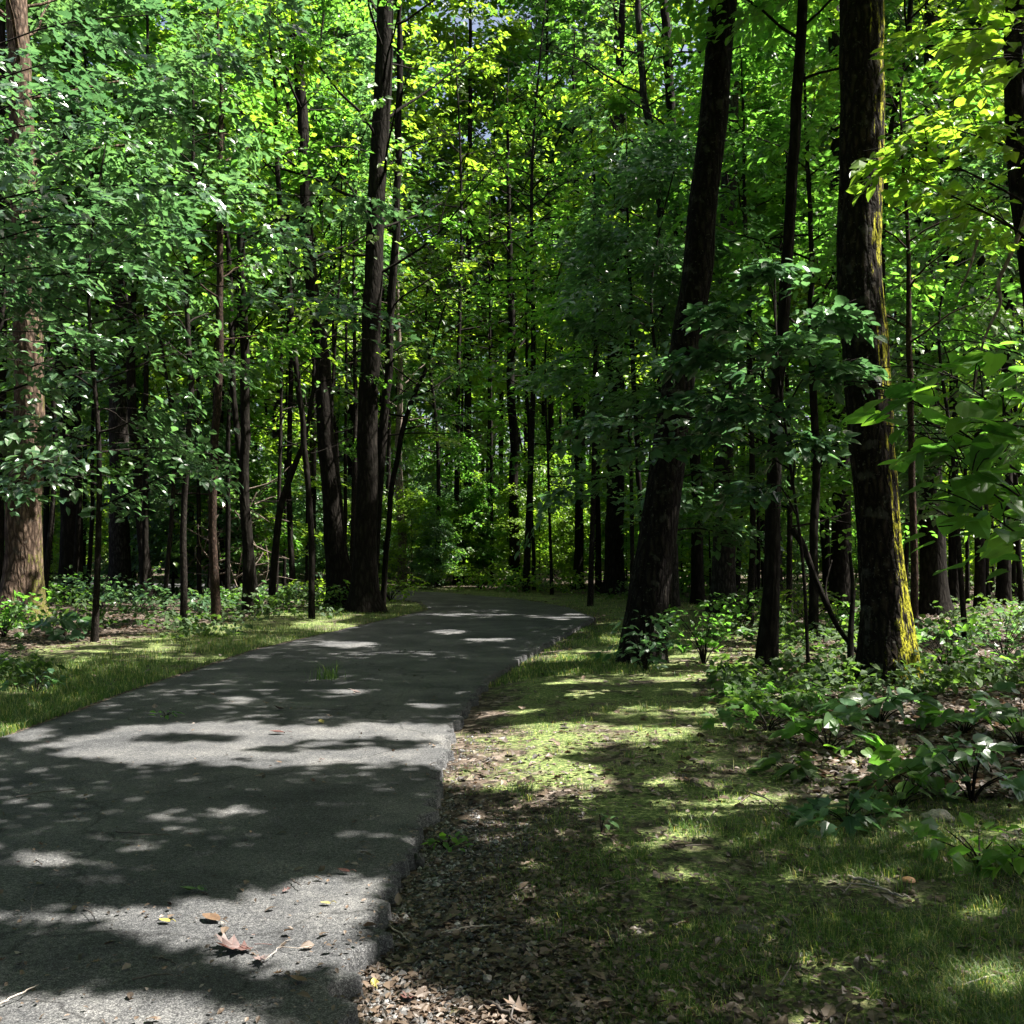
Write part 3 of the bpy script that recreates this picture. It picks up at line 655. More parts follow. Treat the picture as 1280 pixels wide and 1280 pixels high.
for i, (px, Y, H, rc, lm, lab) in enumerate(US):
    rng = np.random.default_rng(200 + i); b = ground(px, 700); x = (px - 640) / F * Y
    if xl(Y) - .8 < x < xr(Y) + .8: x = xr(Y) + .9 if px > 600 else xl(Y) - .9
    g = float(gz(x, Y)); H = H
    pts = np.array([(x, Y, g - .1), (x + rng.normal(0, .12), Y, H * .35), (x + rng.normal(0, .3), Y + rng.normal(0, .2), H * .7), (x + rng.normal(0, .5), Y, H)])
    P = spline(pts, 40); r = np.linspace(1, .12, 40) * (.022 + .0042 * H) * rng.uniform(.8, 1.2)
    wood, cr = MB(), MB(); tube(wood, P, r, 8, .05, .2, i, g)
    n = int(13 + H * 1.3)
    grow_crown(rng, P, r, ((max(1.6, .16 * H) if px > 400 else .24 * H) if Y < 26 else max(3.2, .3 * H)) if H < 16.5 else .45 * H, H * .98, rc, n, 8, 38, .15 + .0018 * Y, .55 + .006 * Y, wood, cr, T_OVAL, twigs=Y < 25)
    PENDING.append((wood, cr, (x, Y, g), ('young_tree', lab, 'young tree', M['bark_young'], M[lm], None)))

# --- overhanging maple whose boughs sweep in from the left, and the large leaved sapling at the right
def bough(rng, wood, cr, start, end, r0, nsp, lps, rad, ls, tpl, sag=.3, cull=True, t0=.2, wide=.6):
    a, b = np.array(start, float), np.array(end, float)
    m1 = a * .6 + b * .4 + [0, 0, sag]; pts = spline([a, m1, b * .85 + a * .15 + [0, 0, sag * .4], b], 14)
    tube(wood, pts, np.linspace(r0, r0 * .15, 14), 6)
    t = t0 + (1 - t0) * (np.arange(nsp) + rng.random(nsp)) / nsp
    c = np.array([[np.interp(q * 13, np.arange(14), pts[:, k]) for k in range(3)] for q in t])
    ld = norm(b - a); side = np.cross(ld, [0, 0, 1.])
    sd = norm(ld * .8 + side * (rng.choice([-1, 1], nsp) * rng.uniform(.2, 1.2, nsp))[:, None])
    e = c + sd * rng.uniform(.1, wide, nsp)[:, None] + np.array([0, 0, -.05])
    for p, q in zip(c, e + sd * .2): tube(wood, spline([p, (p + q) / 2 + [0, 0, .03], q], 4), np.linspace(max(r0 * .22, .003), .0025, 4), 4)
    P, LN, LD, S, ti = spray_leaves(rng, e, sd, lps, rad * rng.uniform(.7, 1.25, nsp), ls, lean=.2)
    k = ~sunlit(P) if cull else np.ones(len(P), bool)
    leaves_into(cr, tpl, P[k], LN[k], LD[k], S[k], ti[k])

rng = np.random.default_rng(77); wood, cr = MB(), MB()
Yb = 12.5; bx = -7.6
P0 = spline([(bx, Yb, -.2), (bx + .1, Yb, 3), (bx - .1, Yb + .1, 7), (bx + .1, Yb, 11)], 40); tube(wood, P0, np.linspace(.17, .05, 40), 14, .08, .4, 3)
for (h, pe, ye, n) in [(4.2, (405, 385), 11.5, 13), (4.8, (330, 300), 12.5, 14), (5.2, (255, 235), 11.8, 13), (5.6, (180, 160), 12.5, 12), (6.2, (280, 90), 13, 14), (6.6, (140, 60), 11.5, 12),
                   (4.0, (150, 330), 10.8, 10), (4.6, (70, 230), 10.8, 9), (7.2, (330, 20), 13.5, 14), (5.0, (480, 250), 14.5, 14), (3.6, (90, 420), 11.0, 6)]:
    bough(rng, wood, cr, (bx, Yb, h), at(*pe, ye), .013, int(n * .85), 26, .5, .14, T_MAPLE, rng.uniform(.2, .7), False, t0=.15)
PENDING.append((wood, cr, (bx, Yb, 0.), ('maple_tree', 'maple sweeping long flat boughs of bluish glossy leaves down from the upper left', 'maple tree', M['bark'], M['leaf_maple'], None)))

rng = np.random.default_rng(78); wood, cr = MB(), MB()
P0 = spline([(2.75, 4.6, -.1), (2.7, 4.55, 1.2), (2.6, 4.5, 2.4), (2.7, 4.6, 3.8)], 30); tube(wood, P0, np.linspace(.03, .01, 30), 8)
for (h, pe, ye, n) in [(1.5, (1140, 500), 4.4, 4), (1.7, (1190, 470), 4.3, 4), (1.3, (1200, 590), 4.2, 3), (1.2, (1230, 640), 4.0, 3), (1.8, (1250, 520), 4.1, 4), (1.4, (1180, 560), 4.6, 3), (2.1, (1265, 440), 4.4, 3), (1.0, (1262, 600), 4.6, 3)]:
    bough(rng, wood, cr, (2.7, 4.55, h), at(*pe, ye), .008, n * 2, 4, .17, .125, T_BROAD, .06, False, .35, .16)
PENDING.append((wood, cr, (2.75, 4.6, float(gz(2.75, 4.6))), ('sapling', 'near sapling with big dangling heart shaped leaves reaching in from the right edge', 'sapling', M['bark_young'], M['leaf'], None)))

rng = np.random.default_rng(79); wood, cr = MB(), MB()
P0 = spline([(4.1, 6.6, -.1), (4.05, 6.5, 2), (3.7, 6.4, 4), (3.6, 6.3, 6)], 30); tube(wood, P0, np.linspace(.05, .015, 30), 8)
for (h, pe, ye, n) in [(3.2, (1150, 190), 6.2, 6), (3.6, (1180, 160), 6.4, 5), (3.0, (1120, 215), 6.4, 4), (4.2, (1240, 60), 5.6, 6), (4.4, (1250, 20), 5.8, 6), (3.5, (1240, 150), 6.5, 6), (2.8, (1230, 260), 6.6, 5), (4.6, (1170, 40), 6.8, 5)]:
    bough(rng, wood, cr, (3.85, 6.45, h), at(*pe, ye), .012, int(n * 1.6), 10, .28, .115, T_OVAL, .15, False, .4, .2)
PENDING.append((wood, cr, (4.1, 6.6, float(gz(4.1, 6.6))), ('sapling', 'slim tree with sunlit yellow green leaves below the upper right corner', 'young tree', M['bark_young'], M['leaf_warm'], None)))

# glossy dogwood-like spray between the leaning and the mossy trunk
rng = np.random.default_rng(80); wood, cr = MB(), MB()
P0 = spline([at(1010, 828, 11.2), at(1003, 700, 11.2), at(985, 560, 11.1), at(972, 450, 11.0), at(968, 330, 11.0)], 30); tube(wood, P0, np.linspace(.022, .008, 30), 7)
for (i0, pe, ye, n) in [(20, (905, 400), 10.8, 6), (21, (1040, 400), 10.8, 6), (23, (960, 350), 10.8, 6), (18, (870, 450), 10.8, 7), (17, (1046, 470), 10.9, 6), (16, (845, 500), 10.7, 7), (15, (930, 520), 10.5, 6),
                     (14, (740, 530), 11.2, 7), (13, (800, 560), 10.9, 6), (19, (1000, 440), 10.4, 5), (12, (1000, 560), 10.6, 5), (10, (940, 620), 10.9, 4)]:
    bough(rng, wood, cr, P0[i0], at(*pe, ye), .012, int(n * 1.7), 20, .34, .13, T_BROAD, .25, False, .25, .3)
PENDING.append((wood, cr, at(1010, 828, 11.2), ('sapling', 'bushy sapling with glossy whitish leaves between the leaning and the mossy trunks', 'sapling', M['bark_young'], M['leaf_maple'], None)))

# --- unseen canopy shaped to throw the path's shade, hung on near and added trees
CAN = [(k, SPINES[k]) for k in SPINES if k.startswith(('thick dark trunk with yellow', 'thick black trunk leaning', 'dark curving trunk'))]
OFF = [(8.2, 6.1, 'unseen tall oak added for shade outside the right picture edge, nearest to the viewer'), (9.6, 10.6, 'unseen tall oak added for shade outside the right picture edge, abreast of the mossy trunk'),
       (12.0, 15.5, 'unseen tall oak added for shade outside the right picture edge, beyond the mossy trunk'), (6.4, 0.2, 'unseen tall oak added for shade outside the picture beside the viewer'), (13.5, 21.0, 'unseen tall oak added for shade outside the right picture edge, farthest back')]
can = [dict(spine=s[0], rec=next(p for p in PENDING if p[3][1] == k)) for k, s in CAN]
for (x, y, lab) in OFF:  # unseen trees added to carry the shading canopy
    wood, cr = MB(), MB(); rg = np.random.default_rng(int(x * 10)); g = float(gz(x, y))
    P = spline([(x, y, g - .2), (x + .2, y, 5), (x - .2, y + .2, 10), (x, y, 16)], 60); r = np.linspace(.3, .08, 60)
    tube(wood, P, r, 20, .08, .4, x, g)
    rec = (wood, cr, (x, y, g), ('oak_tree', lab, 'tree', M['bark'], M['leaf'], None)); PENDING.append(rec)
    can.append(dict(spine=P, rec=rec))
rng = np.random.default_rng(99)
AX0, AX1, AY0, AY1 = -8.5, 7.0, 1.2, 24.0
LSZ, LPS, TAU = .17, 26, 4.6
TAU *= 1.5
ns = int((AX1 - AX0) * (AY1 - AY0) * TAU / (.40 * LSZ ** 2 * .75) / LPS)
gx = rng.uniform(AX0, AX1, ns); gy = rng.uniform(AY0, AY1, ns)
zlo = np.maximum(6.6, HC + .55 * gy + 1.2); z = zlo + rng.random(ns) * 5.0
kk = ((gx < .8) & (gy < 10)) | (rng.random(ns) < np.where(gx < .8, np.where(gy < 14, .75, .38), np.where(gy < 9.5, .58, .28))); gx, gy, zlo, z = gx[kk], gy[kk], zlo[kk], z[kk]
C = np.c_[gx + KX * z, gy + KY * z, z]
tp = np.array([[np.interp(10, c['spine'][:, 2], c['spine'][:, k]) for k in (0, 1)] for c in can])
own = np.argmin(((C[:, None, :2] - tp[None]) ** 2).sum(-1), 1)
for k, c in enumerate(can):
    q = np.where(own == k)[0]
    if not len(q): continue
    Ck = C[q]; sp = c['spine']; d = Ck - np.c_[np.tile(tp[k], (len(q), 1)), Ck[:, 2]]; D = norm(d + rng.normal(0, .3, d.shape))
    P, LN, LD, S, ti = spray_leaves(rng, Ck, D, LPS, .55 * rng.uniform(.7, 1.3, len(q)), LSZ)
    kp = ~sunlit(P)
    leaves_into(c['rec'][1], T_OVAL, P[kp], LN[kp], LD[kp], S[kp], ti[kp])
    for e in Ck[rng.choice(len(q), min(len(q), 46), replace=False)]:
        zz = max(7.5, e[2] - rng.uniform(.4, 2.2)); zz = min(zz, sp[-1, 2] - .2); a = np.array([np.interp(zz, sp[:, 2], sp[:, i]) for i in range(3)])
        lp = spline([a, a * .6 + e * .4 + [0, 0, .35], a * .25 + e * .75 + rng.normal(0, .2, 3) + [0, 0, .2], e], 9)
        chk = spline(lp, 40)
        if sunlit(chk).mean() > .04: continue
        tube(c['rec'][0], lp, np.linspace(.045, .008, 9), 5)

for (wood, cr, base, (name, label, cat, bm, lm, grp)) in PENDING:
    finish_tree(name, label, cat, base, wood, cr, bm, lm, grp)

# --- the deep wood: copies of six trees, grouped by the gap they are seen in
PROTO = []
for i in range(6):
    rng = np.random.default_rng(500 + i); wood, cr = MB(), MB(); H = rng.uniform(21, 29)
    P = spline([(0, 0, -.3), (rng.normal(0, .15), 0, H * .35), (rng.normal(0, .4), rng.normal(0, .3), H * .7), (rng.normal(0, .6), 0, H)], 34)
    r = np.linspace(1, .12, 34) * (rng.uniform(.05, .10) if i % 2 == 0 else rng.uniform(.11, .19)); P[:, 0] += .25 * (fbm2(P[:, 2] * .3, P[:, 2] * 0 + i, 73, 3) - .5); tube(wood, P, r, 9, .06, .3, i)
    pole = i % 2 == 0
    grow_crown(rng, P, r, H * (.5 if pole else .26), H, rng.uniform(2.0, 2.8) if pole else rng.uniform(3.0, 4.2), 16 if pole else 34, 9, 26 if pole else 32, .28, .85, wood, cr, T_FAR, cull=False, view=False, sides=4, up=.5)
    PROTO.append((wood.mesh('far_trunk', smooth=True), cr.mesh('far_crown')))
SECT = [(-9999, 120, 'dark trunk deep in the wood behind the pale brown trunk'), (120, 330, 'dark trunk deep in the wood behind the thin left verge stems'),
        (330, 500, 'dark trunk deep in the wood behind the dark pair at the bend'), (500, 690, 'slender trunk deep in the wood beyond the far end of the path'),
        (690, 860, 'slender trunk deep in the wood between the bend and the leaning trunk'), (860, 1060, 'slender trunk deep in the wood between the leaning and mossy trunks'),
        (1060, 9999, 'slender trunk deep in the wood right of the mossy trunk')]
rng = np.random.default_rng(321); placed = []; first = {}
n_far = 0
while n_far < 150:
    y = 29 + 55 * rng.random() ** .9; x = rng.uniform(-.56, .56) * y
    if y < 36 and .4 < (640 + F * x / y - 470) / 390 + .4 < 1.4: continue
    if 34.5 < y < 45 or 48.5 < y < 57 or 62 < y < 68: continue
    if xl(y) - 1.2 < x < xr(y) + 1.2 and y < 47: continue
    if any((x - a) ** 2 + (y - b) ** 2 < 1.4 for a, b in placed): continue
    placed.append((x, y)); i = int(rng.choice(6, p=[.24, .1, .24, .1, .22, .1])); n_far += 1
    px = 640 + F * x / y; lab = next(l for a, b, l in SECT if a <= px < b)
    loc = (x, y, float(gz(x, y))); s = rng.uniform(.8, 1.25)
    if i not in first:
        e = empty('forest_tree', loc, lab, 'tree', lab.replace('trunk', 'trunks', 1)); link('trunk', PROTO[i][0], M['bark'], e); link('crown', PROTO[i][1], M[['leaf', 'leaf_warm', 'leaf_cool'][i % 3]], e)
        e.scale = (s, s, s); first[i] = e
    else:
        copy_tree(first[i], loc, rng.uniform(0, 6.28), s, lab, lab.replace('trunk', 'trunks', 1))

rng = np.random.default_rng(909)
for j in range(44):
    y = rng.uniform(26, 40); px = rng.uniform(40, 455) if j % 5 < 3 else rng.uniform(870, 1290); y = y if px < 460 else 24.5 + (y - 26) * .5; x = (px - 640) / F * y
    if any((x - a) ** 2 + (y - b) ** 2 < 1.0 for a, b in placed): continue
    placed.append((x, y)); lab = next(l for a, b, l in SECT if a <= px < b)
    copy_tree(first[(0, 2, 4)[j % 3]], (x, y, float(gz(x, y))), rng.uniform(0, 6.28), rng.uniform(.55, 1.0), lab, lab.replace('trunk', 'trunks', 1))
for j, (px, y) in enumerate([(440, 47), (405, 58), (500, 60), (728, 58), (560, 73), (470, 47), (345, 46), (690, 46.5), (775, 47), (758, 60), (805, 58)]):
    x = (px - 640) / F * y; lab = next(l for a, b, l in SECT if a <= px < b)
    copy_tree(first[(1, 3, 5)[j % 3]], (x, y, float(gz(x, y))), 0.7 * j, 1.36, lab, lab.replace('trunk', 'trunks', 1))
for (x, y) in [(-8.5, -4.5), (-3.2, -9.5), (3.5, -7), (9, -6.5), (-13, 0), (-8.2, 2.6), (-11, 7.5), (14, -11), (-15, -8), (0, -16), (7, -14), (-7.5, -14), (-16, 11), (-19, 4), (-6.6, -1.2), (3.2, -12.5), (-9.5, 5), (-6.2, -7), (-10, -11), (-12.5, 4.2), (0.8, -10.5), (6, -10), (-4.5, -18), (11, -3.5), (-9.8, -1.5), (-14, -4)]:  # unseen trees added round the viewer to block skylight and deepen the shade
    copy_tree(first[int(rng.integers(6))], (x, y, float(gz(x, y))), rng.uniform(0, 6.28), .8, 'unseen tree of the wood behind and beside the viewer, added to deepen the shade', 'unseen trees added around the viewer for shade')
# bushy saplings filling the eye level of the deep wood
BUSH = []
for i in range(4):
    rng = np.random.default_rng(560 + i); wood, cr = MB(), MB(); H = rng.uniform(5, 9)
    P = spline([(0, 0, -.2), (rng.normal(0, .1), 0, H * .4), (rng.normal(0, .3), 0, H)], 20); r = np.linspace(1, .15, 20) * .05; tube(wood, P, r, 7, .05, .2, i)
    grow_crown(rng, P, r, .7, H, 2.0, 22, 7, 28, .21, .65, wood, cr, T_FAR, cull=False, view=False, sides=4)
    BUSH.append((wood.mesh('sapling_stem', smooth=True), cr.mesh('sapling_crown')))
SECB = [(-9999, 330, 'bushy sapling among the far dark trunks left of the dark pair'), (330, 640, 'bushy sapling among the far trunks behind the path bend'),
        (640, 860, 'bushy sapling among the far trunks between the bend and the leaning trunk'), (860, 9999, 'bushy sapling among the far trunks right of the leaning trunk')]
rng = np.random.default_rng(654); n_b = 0; fb = {}
while n_b < 245:
    y = (28 + 42 * rng.random() ** .8) if rng.random() < .4 else rng.choice([39.2, 52.3, 65.0], p=[.5, .35, .15]) + rng.uniform(-3.2, 3.2); x = rng.uniform(-.56, .56) * y
    if xl(y) - 1.8 < x < xr(y) + 1.8 and y < 47: continue
    if y < 36.5 and 470 < 640 + F * x / y < 780: continue
    n_b += 1; i = int(rng.integers(4)); px = 640 + F * x / y; lab = next(l for a, b, l in SECB if a <= px < b); loc = (x, y, float(gz(x, y))); q = rng.uniform(.35, .75) if (36 < y < 43 or 49 < y < 55.6) else rng.uniform(.6, 1.2)
    if i not in fb:
        e = empty('forest_sapling', loc, lab, 'sapling', lab.replace('sapling', 'saplings', 1)); link('stem', BUSH[i][0], M['bark'], e); link('crown', BUSH[i][1], M[['leaf_warm', 'leaf', 'leaf_warm', 'leaf_cool'][i]], e); e.scale = (q, q, q); fb[i] = e
    else: copy_tree(fb[i], loc, rng.uniform(0, 6.28), q, lab, lab.replace('sapling', 'saplings', 1))

# far wood that reads as one mass
rng = np.random.default_rng(44); mb = MB(); n = 60000
yy = rng.uniform(84, 125, n); xx = rng.uniform(-.62, .62, n) * yy; zz = 26 * rng.random(n) ** .9
dens = fbm2(xx * .12 + 90, zz * .16 + 90, 3, 3); kp = dens + .1 * rng.random(n) > .42
P = np.c_[xx, yy, zz][kp]
leaves_into(mb, T_FAR, P, rng.normal(0, .6, P.shape) + [0, -.3, .7], rng.normal(0, 1, P.shape), rng.uniform(.35, .75, len(P)), rng.random(len(P)))
tag(link('distant_woods', mb.mesh('distant_woods'), M['leaf']), 'far green wood closing the view', kind='stuff')
mb = MB()
for i in range(170):
    y = rng.uniform(84, 125); x = rng.uniform(-.6, .6) * y; h = rng.uniform(14, 24)
    tube(mb, [(x, y, -.5), (x + rng.normal(0, .2), y, h * .5), (x + rng.normal(0, .6), y, h)], [.2, .15, .05], 6)
tag(link('distant_trunk_woods', mb.mesh('distant_trunks'), M['bark']), 'far dark trunks of the wood closing the view', kind='stuff')

# ------------------------------------------------------------------ shrubs and seedlings
def plant(name, label, cat, loc, h, r, nst, lps, ls, tpl, lm, seed, group=None, spr=.2, bark='bark_young'):
    rng = np.random.default_rng(seed); st, fo = MB(), MB(); C, D = [], []
    for i in range(nst):
        az = i * 2.4 + rng.normal(0, .4); rr = r * math.sqrt((i + .5) / nst) * rng.uniform(.7, 1.1); hh = h * rng.uniform(.55, 1.05) * (1 - .35 * (rr / max(r, .01)) ** 2)
        e = np.array([math.cos(az) * rr, math.sin(az) * rr, hh])
        tube(st, spline([(0, 0, -.03), e * [.3, .3, .5], e], 7), np.linspace(.006 + .004 * h, .0025, 7), 5)
        C.append(e); D.append(norm(np.array([math.cos(az), math.sin(az), .1])))
        if h > .5 and rng.random() < .8:
            q = e * [.6, .6, .6] + rng.normal(0, .06, 3); C.append(q); D.append(norm(rng.normal(0, 1, 3) * [1, 1, .2]))
    P, LN, LD, S, ti = spray_leaves(rng, np.array(C), np.array(D), lps, spr * rng.uniform(.8, 1.2, len(C)), ls, flat=.35, lean=.2)
    P[:, 2] = np.maximum(P[:, 2], .03)
    leaves_into(fo, tpl, P, LN, LD, S, ti)
    e = empty(name, loc, label, cat, group)
    link('stem', st.mesh(name + '_stem', smooth=True), M[bark], e); link('foliage', fo.mesh(name + '_foliage'), M[lm], e)
    return e

def pl_at(px, py):
    g = ground(px, py); return (g[0], g[1], float(gz(g[0], g[1])))
PL = [
 ('seedling', 'dark bluish green maple seedling low in the moss right of centre', 1058, 1030, .16, .26, 8, 6, .12, T_MAPLE, 'leaf_cool', .14),
 ('seedling', 'seedling with a bright white glossy leaf left of the mossy trunk foot', 1035, 935, .30, .34, 9, 5, .14, T_BROAD, 'leaf', .14),
 ('shrub', 'broad leaved glossy seedling clump right at the foot of the mossy trunk', 1100, 905, .34, .45, 10, 5, .18, T_BROAD, 'leaf_cool', .16),
 ('seedling', 'low dull green seedling patch between the slender bowed trunk and the mossy trunk', 960, 908, .22, .55, 12, 6, .12, T_MAPLE, 'leaf', .16),
 ('seedling', 'low seedling patch in shade before the mossy trunk, left half', 1000, 885, .26, .5, 11, 6, .13, T_OAK, 'leaf', .16),
 ('shrub', 'knee high shrub with glints on its leaves near the right edge, above the pale rock', 1215, 1000, .38, .34, 11, 6, .115, T_BROAD, 'leaf_cool', .16),
 ('shrub', 'shrub in shade behind the pale rock', 1150, 985, .28, .3, 9, 6, .12, T_BROAD, 'leaf', .15),
 ('seedling', 'fresh green leafy seedling in front of the pale rock, by the right edge', 1225, 1085, .16, .30, 10, 6, .10, T_OVAL, 'leaf', .14),
 ('seedling', 'leafy seedling cut by the right edge, beside the dark bare soil', 1285, 1100, .2, .2, 7, 6, .10, T_OVAL, 'leaf', .13),
 ('shrub', 'shrub cut by the right edge, level with the mossy trunk foot', 1278, 940, .5, .45, 12, 7, .12, T_BROAD, 'leaf_cool', .2),
 ('shrub', 'shrub right behind the mossy trunk foot, sunlit at its top', 1185, 850, .7, .7, 14, 9, .12, T_OVAL, 'leaf', .28),
 ('shrub', 'wide low shrub at the right border under the three trunks', 1255, 830, .8, .9, 16, 9, .12, T_OVAL, 'leaf_cool', .3),
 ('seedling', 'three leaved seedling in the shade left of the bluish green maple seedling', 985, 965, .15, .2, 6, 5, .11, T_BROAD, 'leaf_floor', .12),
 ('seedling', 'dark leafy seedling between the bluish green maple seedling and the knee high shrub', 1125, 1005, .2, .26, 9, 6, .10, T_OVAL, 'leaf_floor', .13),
 ('seedling', 'broad leaved seedling behind the knee high shrub, beside a pale stick', 1205, 915, .3, .35, 10, 6, .13, T_BROAD, 'leaf', .16),
 ('seedling', 'spreading seedling at the verge of the shade left of the bright glossy leafed one', 940, 880, .25, .5, 12, 7, .12, T_OVAL, 'leaf', .16),
 ('shrub', 'sprouts hugging the left foot of the leaning black trunk', 806, 838, .75, .5, 12, 9, .12, T_OVAL, 'leaf_cool', .24),
 ('shrub', 'leafy shoots sticking out right of the leaning black trunk foot', 880, 830, .95, .6, 13, 9, .12, T_OVAL, 'leaf', .26),
 ('shrub', 'low shrub behind the slender bowed trunk, left side', 925, 790, .8, .9, 14, 9, .12, T_OVAL, 'leaf', .3),
 ('shrub', 'low shrub between the slender bowed trunk and the mossy trunk, far side', 1010, 785, .7, .9, 14, 9, .12, T_OVAL, 'leaf_warm', .3),
 ('shrub', 'shrub behind the mossy trunk, left of its foot', 1070, 800, .7, .6, 12, 9, .12, T_OVAL, 'leaf', .26),
 ('seedling', 'glossy pale green broad leaved plant by the foot of the pale brown trunk', 78, 800, .34, .5, 9, 6, .2, T_BROAD, 'leaf_cool', .22),
 ('shrub', 'shrub just right of the pale brown trunk', 70, 760, 1.0, .8, 14, 10, .13, T_OVAL, 'leaf', .32),
 ('shrub', 'bushy undergrowth shrub below the black trunk behind the pale brown one', 125, 765, .9, 1.0, 16, 10, .13, T_OVAL, 'leaf_cool', .34),
 ('shrub', 'undergrowth shrub at the pale foot of the slanting slim trunk', 175, 768, .7, .9, 15, 10, .13, T_OVAL, 'leaf_cool', .32),
 ('shrub', 'undergrowth shrub between the thin grey sapling and the reddish stem', 250, 772, .6, .8, 15, 9, .13, T_OVAL, 'leaf_cool', .3),
 ('shrub', 'undergrowth shrub right of the reddish bowed stem', 295, 762, .6, .8, 15, 9, .13, T_OVAL, 'leaf', .3),
 ('shrub', 'light green low shrub under the stem that curves right', 345, 758, .6, .9, 15, 9, .13, T_OVAL, 'leaf_cool', .3),
 ('shrub', 'low shrub left of the foot of the dark pair at the bend', 392, 758, .7, .8, 14, 9, .13, T_OVAL, 'leaf_warm', .3),
 ('shrub', 'leafy shrub at the foot of the dark pair at the bend', 428, 762, .6, .6, 12, 9, .13, T_OVAL, 'leaf', .26),
 ('shrub', 'bright green shrub right of the dark pair where the path vanishes', 488, 752, .9, .9, 15, 10, .14, T_OVAL, 'leaf_warm', .34),
 ('shrub', 'bright green shrub on the outer side of the far curve', 600, 736, 1.0, 1.6, 18, 10, .16, T_OVAL, 'leaf_warm', .45),
 ('shrub', 'low bright shrub beyond the far curve, under the dark trunk', 655, 738, .9, 1.4, 18, 10, .16, T_OVAL, 'leaf', .45),
 ('shrub', 'low shrub beyond the far curve, left of the stoutest trunk', 705, 740, .9, 1.3, 18, 10, .16, T_OVAL, 'leaf_warm', .45),
 ('shrub', 'wide shrub at the left picture edge behind the grass', 5, 800, .9, .9, 15, 10, .13, T_OVAL, 'leaf', .32),
 ('fern', 'small white flecked plant in the grass at the left edge', 45, 868, .25, .3, 8, 6, .10, T_OVAL, 'leaf_cool', .14),
]
for i, (nm, lab, px, py, h, r, ns_, lps, ls, tp_, lm, spr) in enumerate(PL):
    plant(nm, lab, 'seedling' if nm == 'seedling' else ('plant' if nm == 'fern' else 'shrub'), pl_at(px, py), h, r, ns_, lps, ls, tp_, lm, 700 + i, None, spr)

# ------------------------------------------------------------------ ground cover that nobody could count
def scatter(rng, n, x0, x1, y0, y1):
    u = rng.random(n); y = y0 * (y1 / y0) ** u
    return rng.uniform(x0, x1, n), y
def cone(rng, n, y0, y1, p=1.0):          # spread over the floor in view, thinning with distance
    u = rng.random(n); y = (y0 ** -p + u * (y1 ** -p - y0 ** -p)) ** (-1 / p)
    return rng.uniform(-.54, .54, n) * y + 0, y

def blades(mb, rng, x, y, h, w, tilt=.5):
    n = len(x); z = gz(x, y) - .004
    az = rng.uniform(0, 2 * PI, n); d = np.c_[np.cos(az), np.sin(az), np.zeros(n)]; s = np.c_[-d[:, 1], d[:, 0], np.zeros(n)]
    b = np.c_[x, y, z]; bend = tilt * rng.random(n)[:, None] * h[:, None]
    m = b + d * bend * .35 + np.c_[0 * h, 0 * h, h * .62]; t = b + d * bend * 1.1 + np.c_[0 * h, 0 * h, h * rng.uniform(.7, 1, n)]
    V = np.stack([b - s * w[:, None], b + s * w[:, None], m + s * w[:, None] * .7, m - s * w[:, None] * .7, t], 1).reshape(-1, 3)
    Fi = (np.arange(n)[:, None] * 5 + np.array([0, 1, 2, 3, 3, 2, 4])[None]).ravel()
    mb.add(V, Fi, np.tile([4, 3], n), np.repeat(rng.random(n), 5))

rng = np.random.default_rng(61); mb = MB()
x, y = cone(rng, 420000, 3.0, 13, .9); dr = x - xr(y); g = fbm2(x * 1.9 + 70, y * 1.9 + 70, 14, 5)
dens = np.clip((g - .46) * 6, 0, 1) * .8 * np.clip((dr - np.where(y > 6.8, -.1, .3)) / .8, 0, 1) * np.clip(1 - (dr - 3.2 - .0 * y) / 1.2, 0, 1)
dens = np.maximum(dens, .6 * np.clip((x - .9) / 1.2, 0, 1) * (y < 5.2) * np.clip((g - .42) * 6, 0, 1))
k = rng.random(len(x)) < dens; x, y, g = x[k], y[k], g[k]
blades(mb, rng, x, y, rng.uniform(.018, .07, len(x)) * (.6 + .7 * np.clip((x - .8) / 1.5, 0, 1) * (y < 6)), rng.uniform(.0009, .002, len(x)), 1.4)
x, y = cone(rng, 420000, 7.5, 32, .7); dl = xl(y) - x; g = fbm2(x * .9 + 30, y * .9 + 30, 17, 4)
dens = np.clip((g - .28) * 4, 0, 1) * (dl > -.06) * np.clip(1 - (dl - 1.5) / 1.6, 0, 1)
k = rng.random(len(x)) < dens; x, y = x[k], y[k]
blades(mb, rng, x, y, rng.uniform(.03, .11, len(x)), rng.uniform(.0016, .004, len(x)), 1.0)
x, y = cone(rng, 330000, 12, 46, .7); dr = x - xr(y); g = fbm2(x * .9 + 30, y * .9 + 30, 19, 4)
dens = np.clip((g - .38) * 4, 0, 1) * (dr > .05) * np.clip(1 - (dr - np.where(y > 24, 6, 1.2)) / 1.6, 0, 1)
k = rng.random(len(x)) < dens; x, y = x[k], y[k]
blades(mb, rng, x, y, rng.uniform(.03, .09, len(x)), rng.uniform(.002, .005, len(x)), 1.0)
for (cx, cy) in np.c_[rng.uniform(.0, 3.2, 420), 3.2 * (11 / 3.2) ** rng.random(420)]:
    if cx < xr(cy) + .3 or rng.random() > (.9 if cx > 1.2 else .35): continue
    m_ = int(rng.integers(14, 42)); sg = rng.uniform(.015, .05)
    blades(mb, rng, cx + rng.normal(0, sg, m_), cy + rng.normal(0, sg, m_), rng.uniform(.03, .10, m_), rng.uniform(.001, .0024, m_), 1.5)
tag(link('grass', mb.mesh('grass'), M['grass']), 'short patchy grass along both path verges', 'grass', kind='stuff')

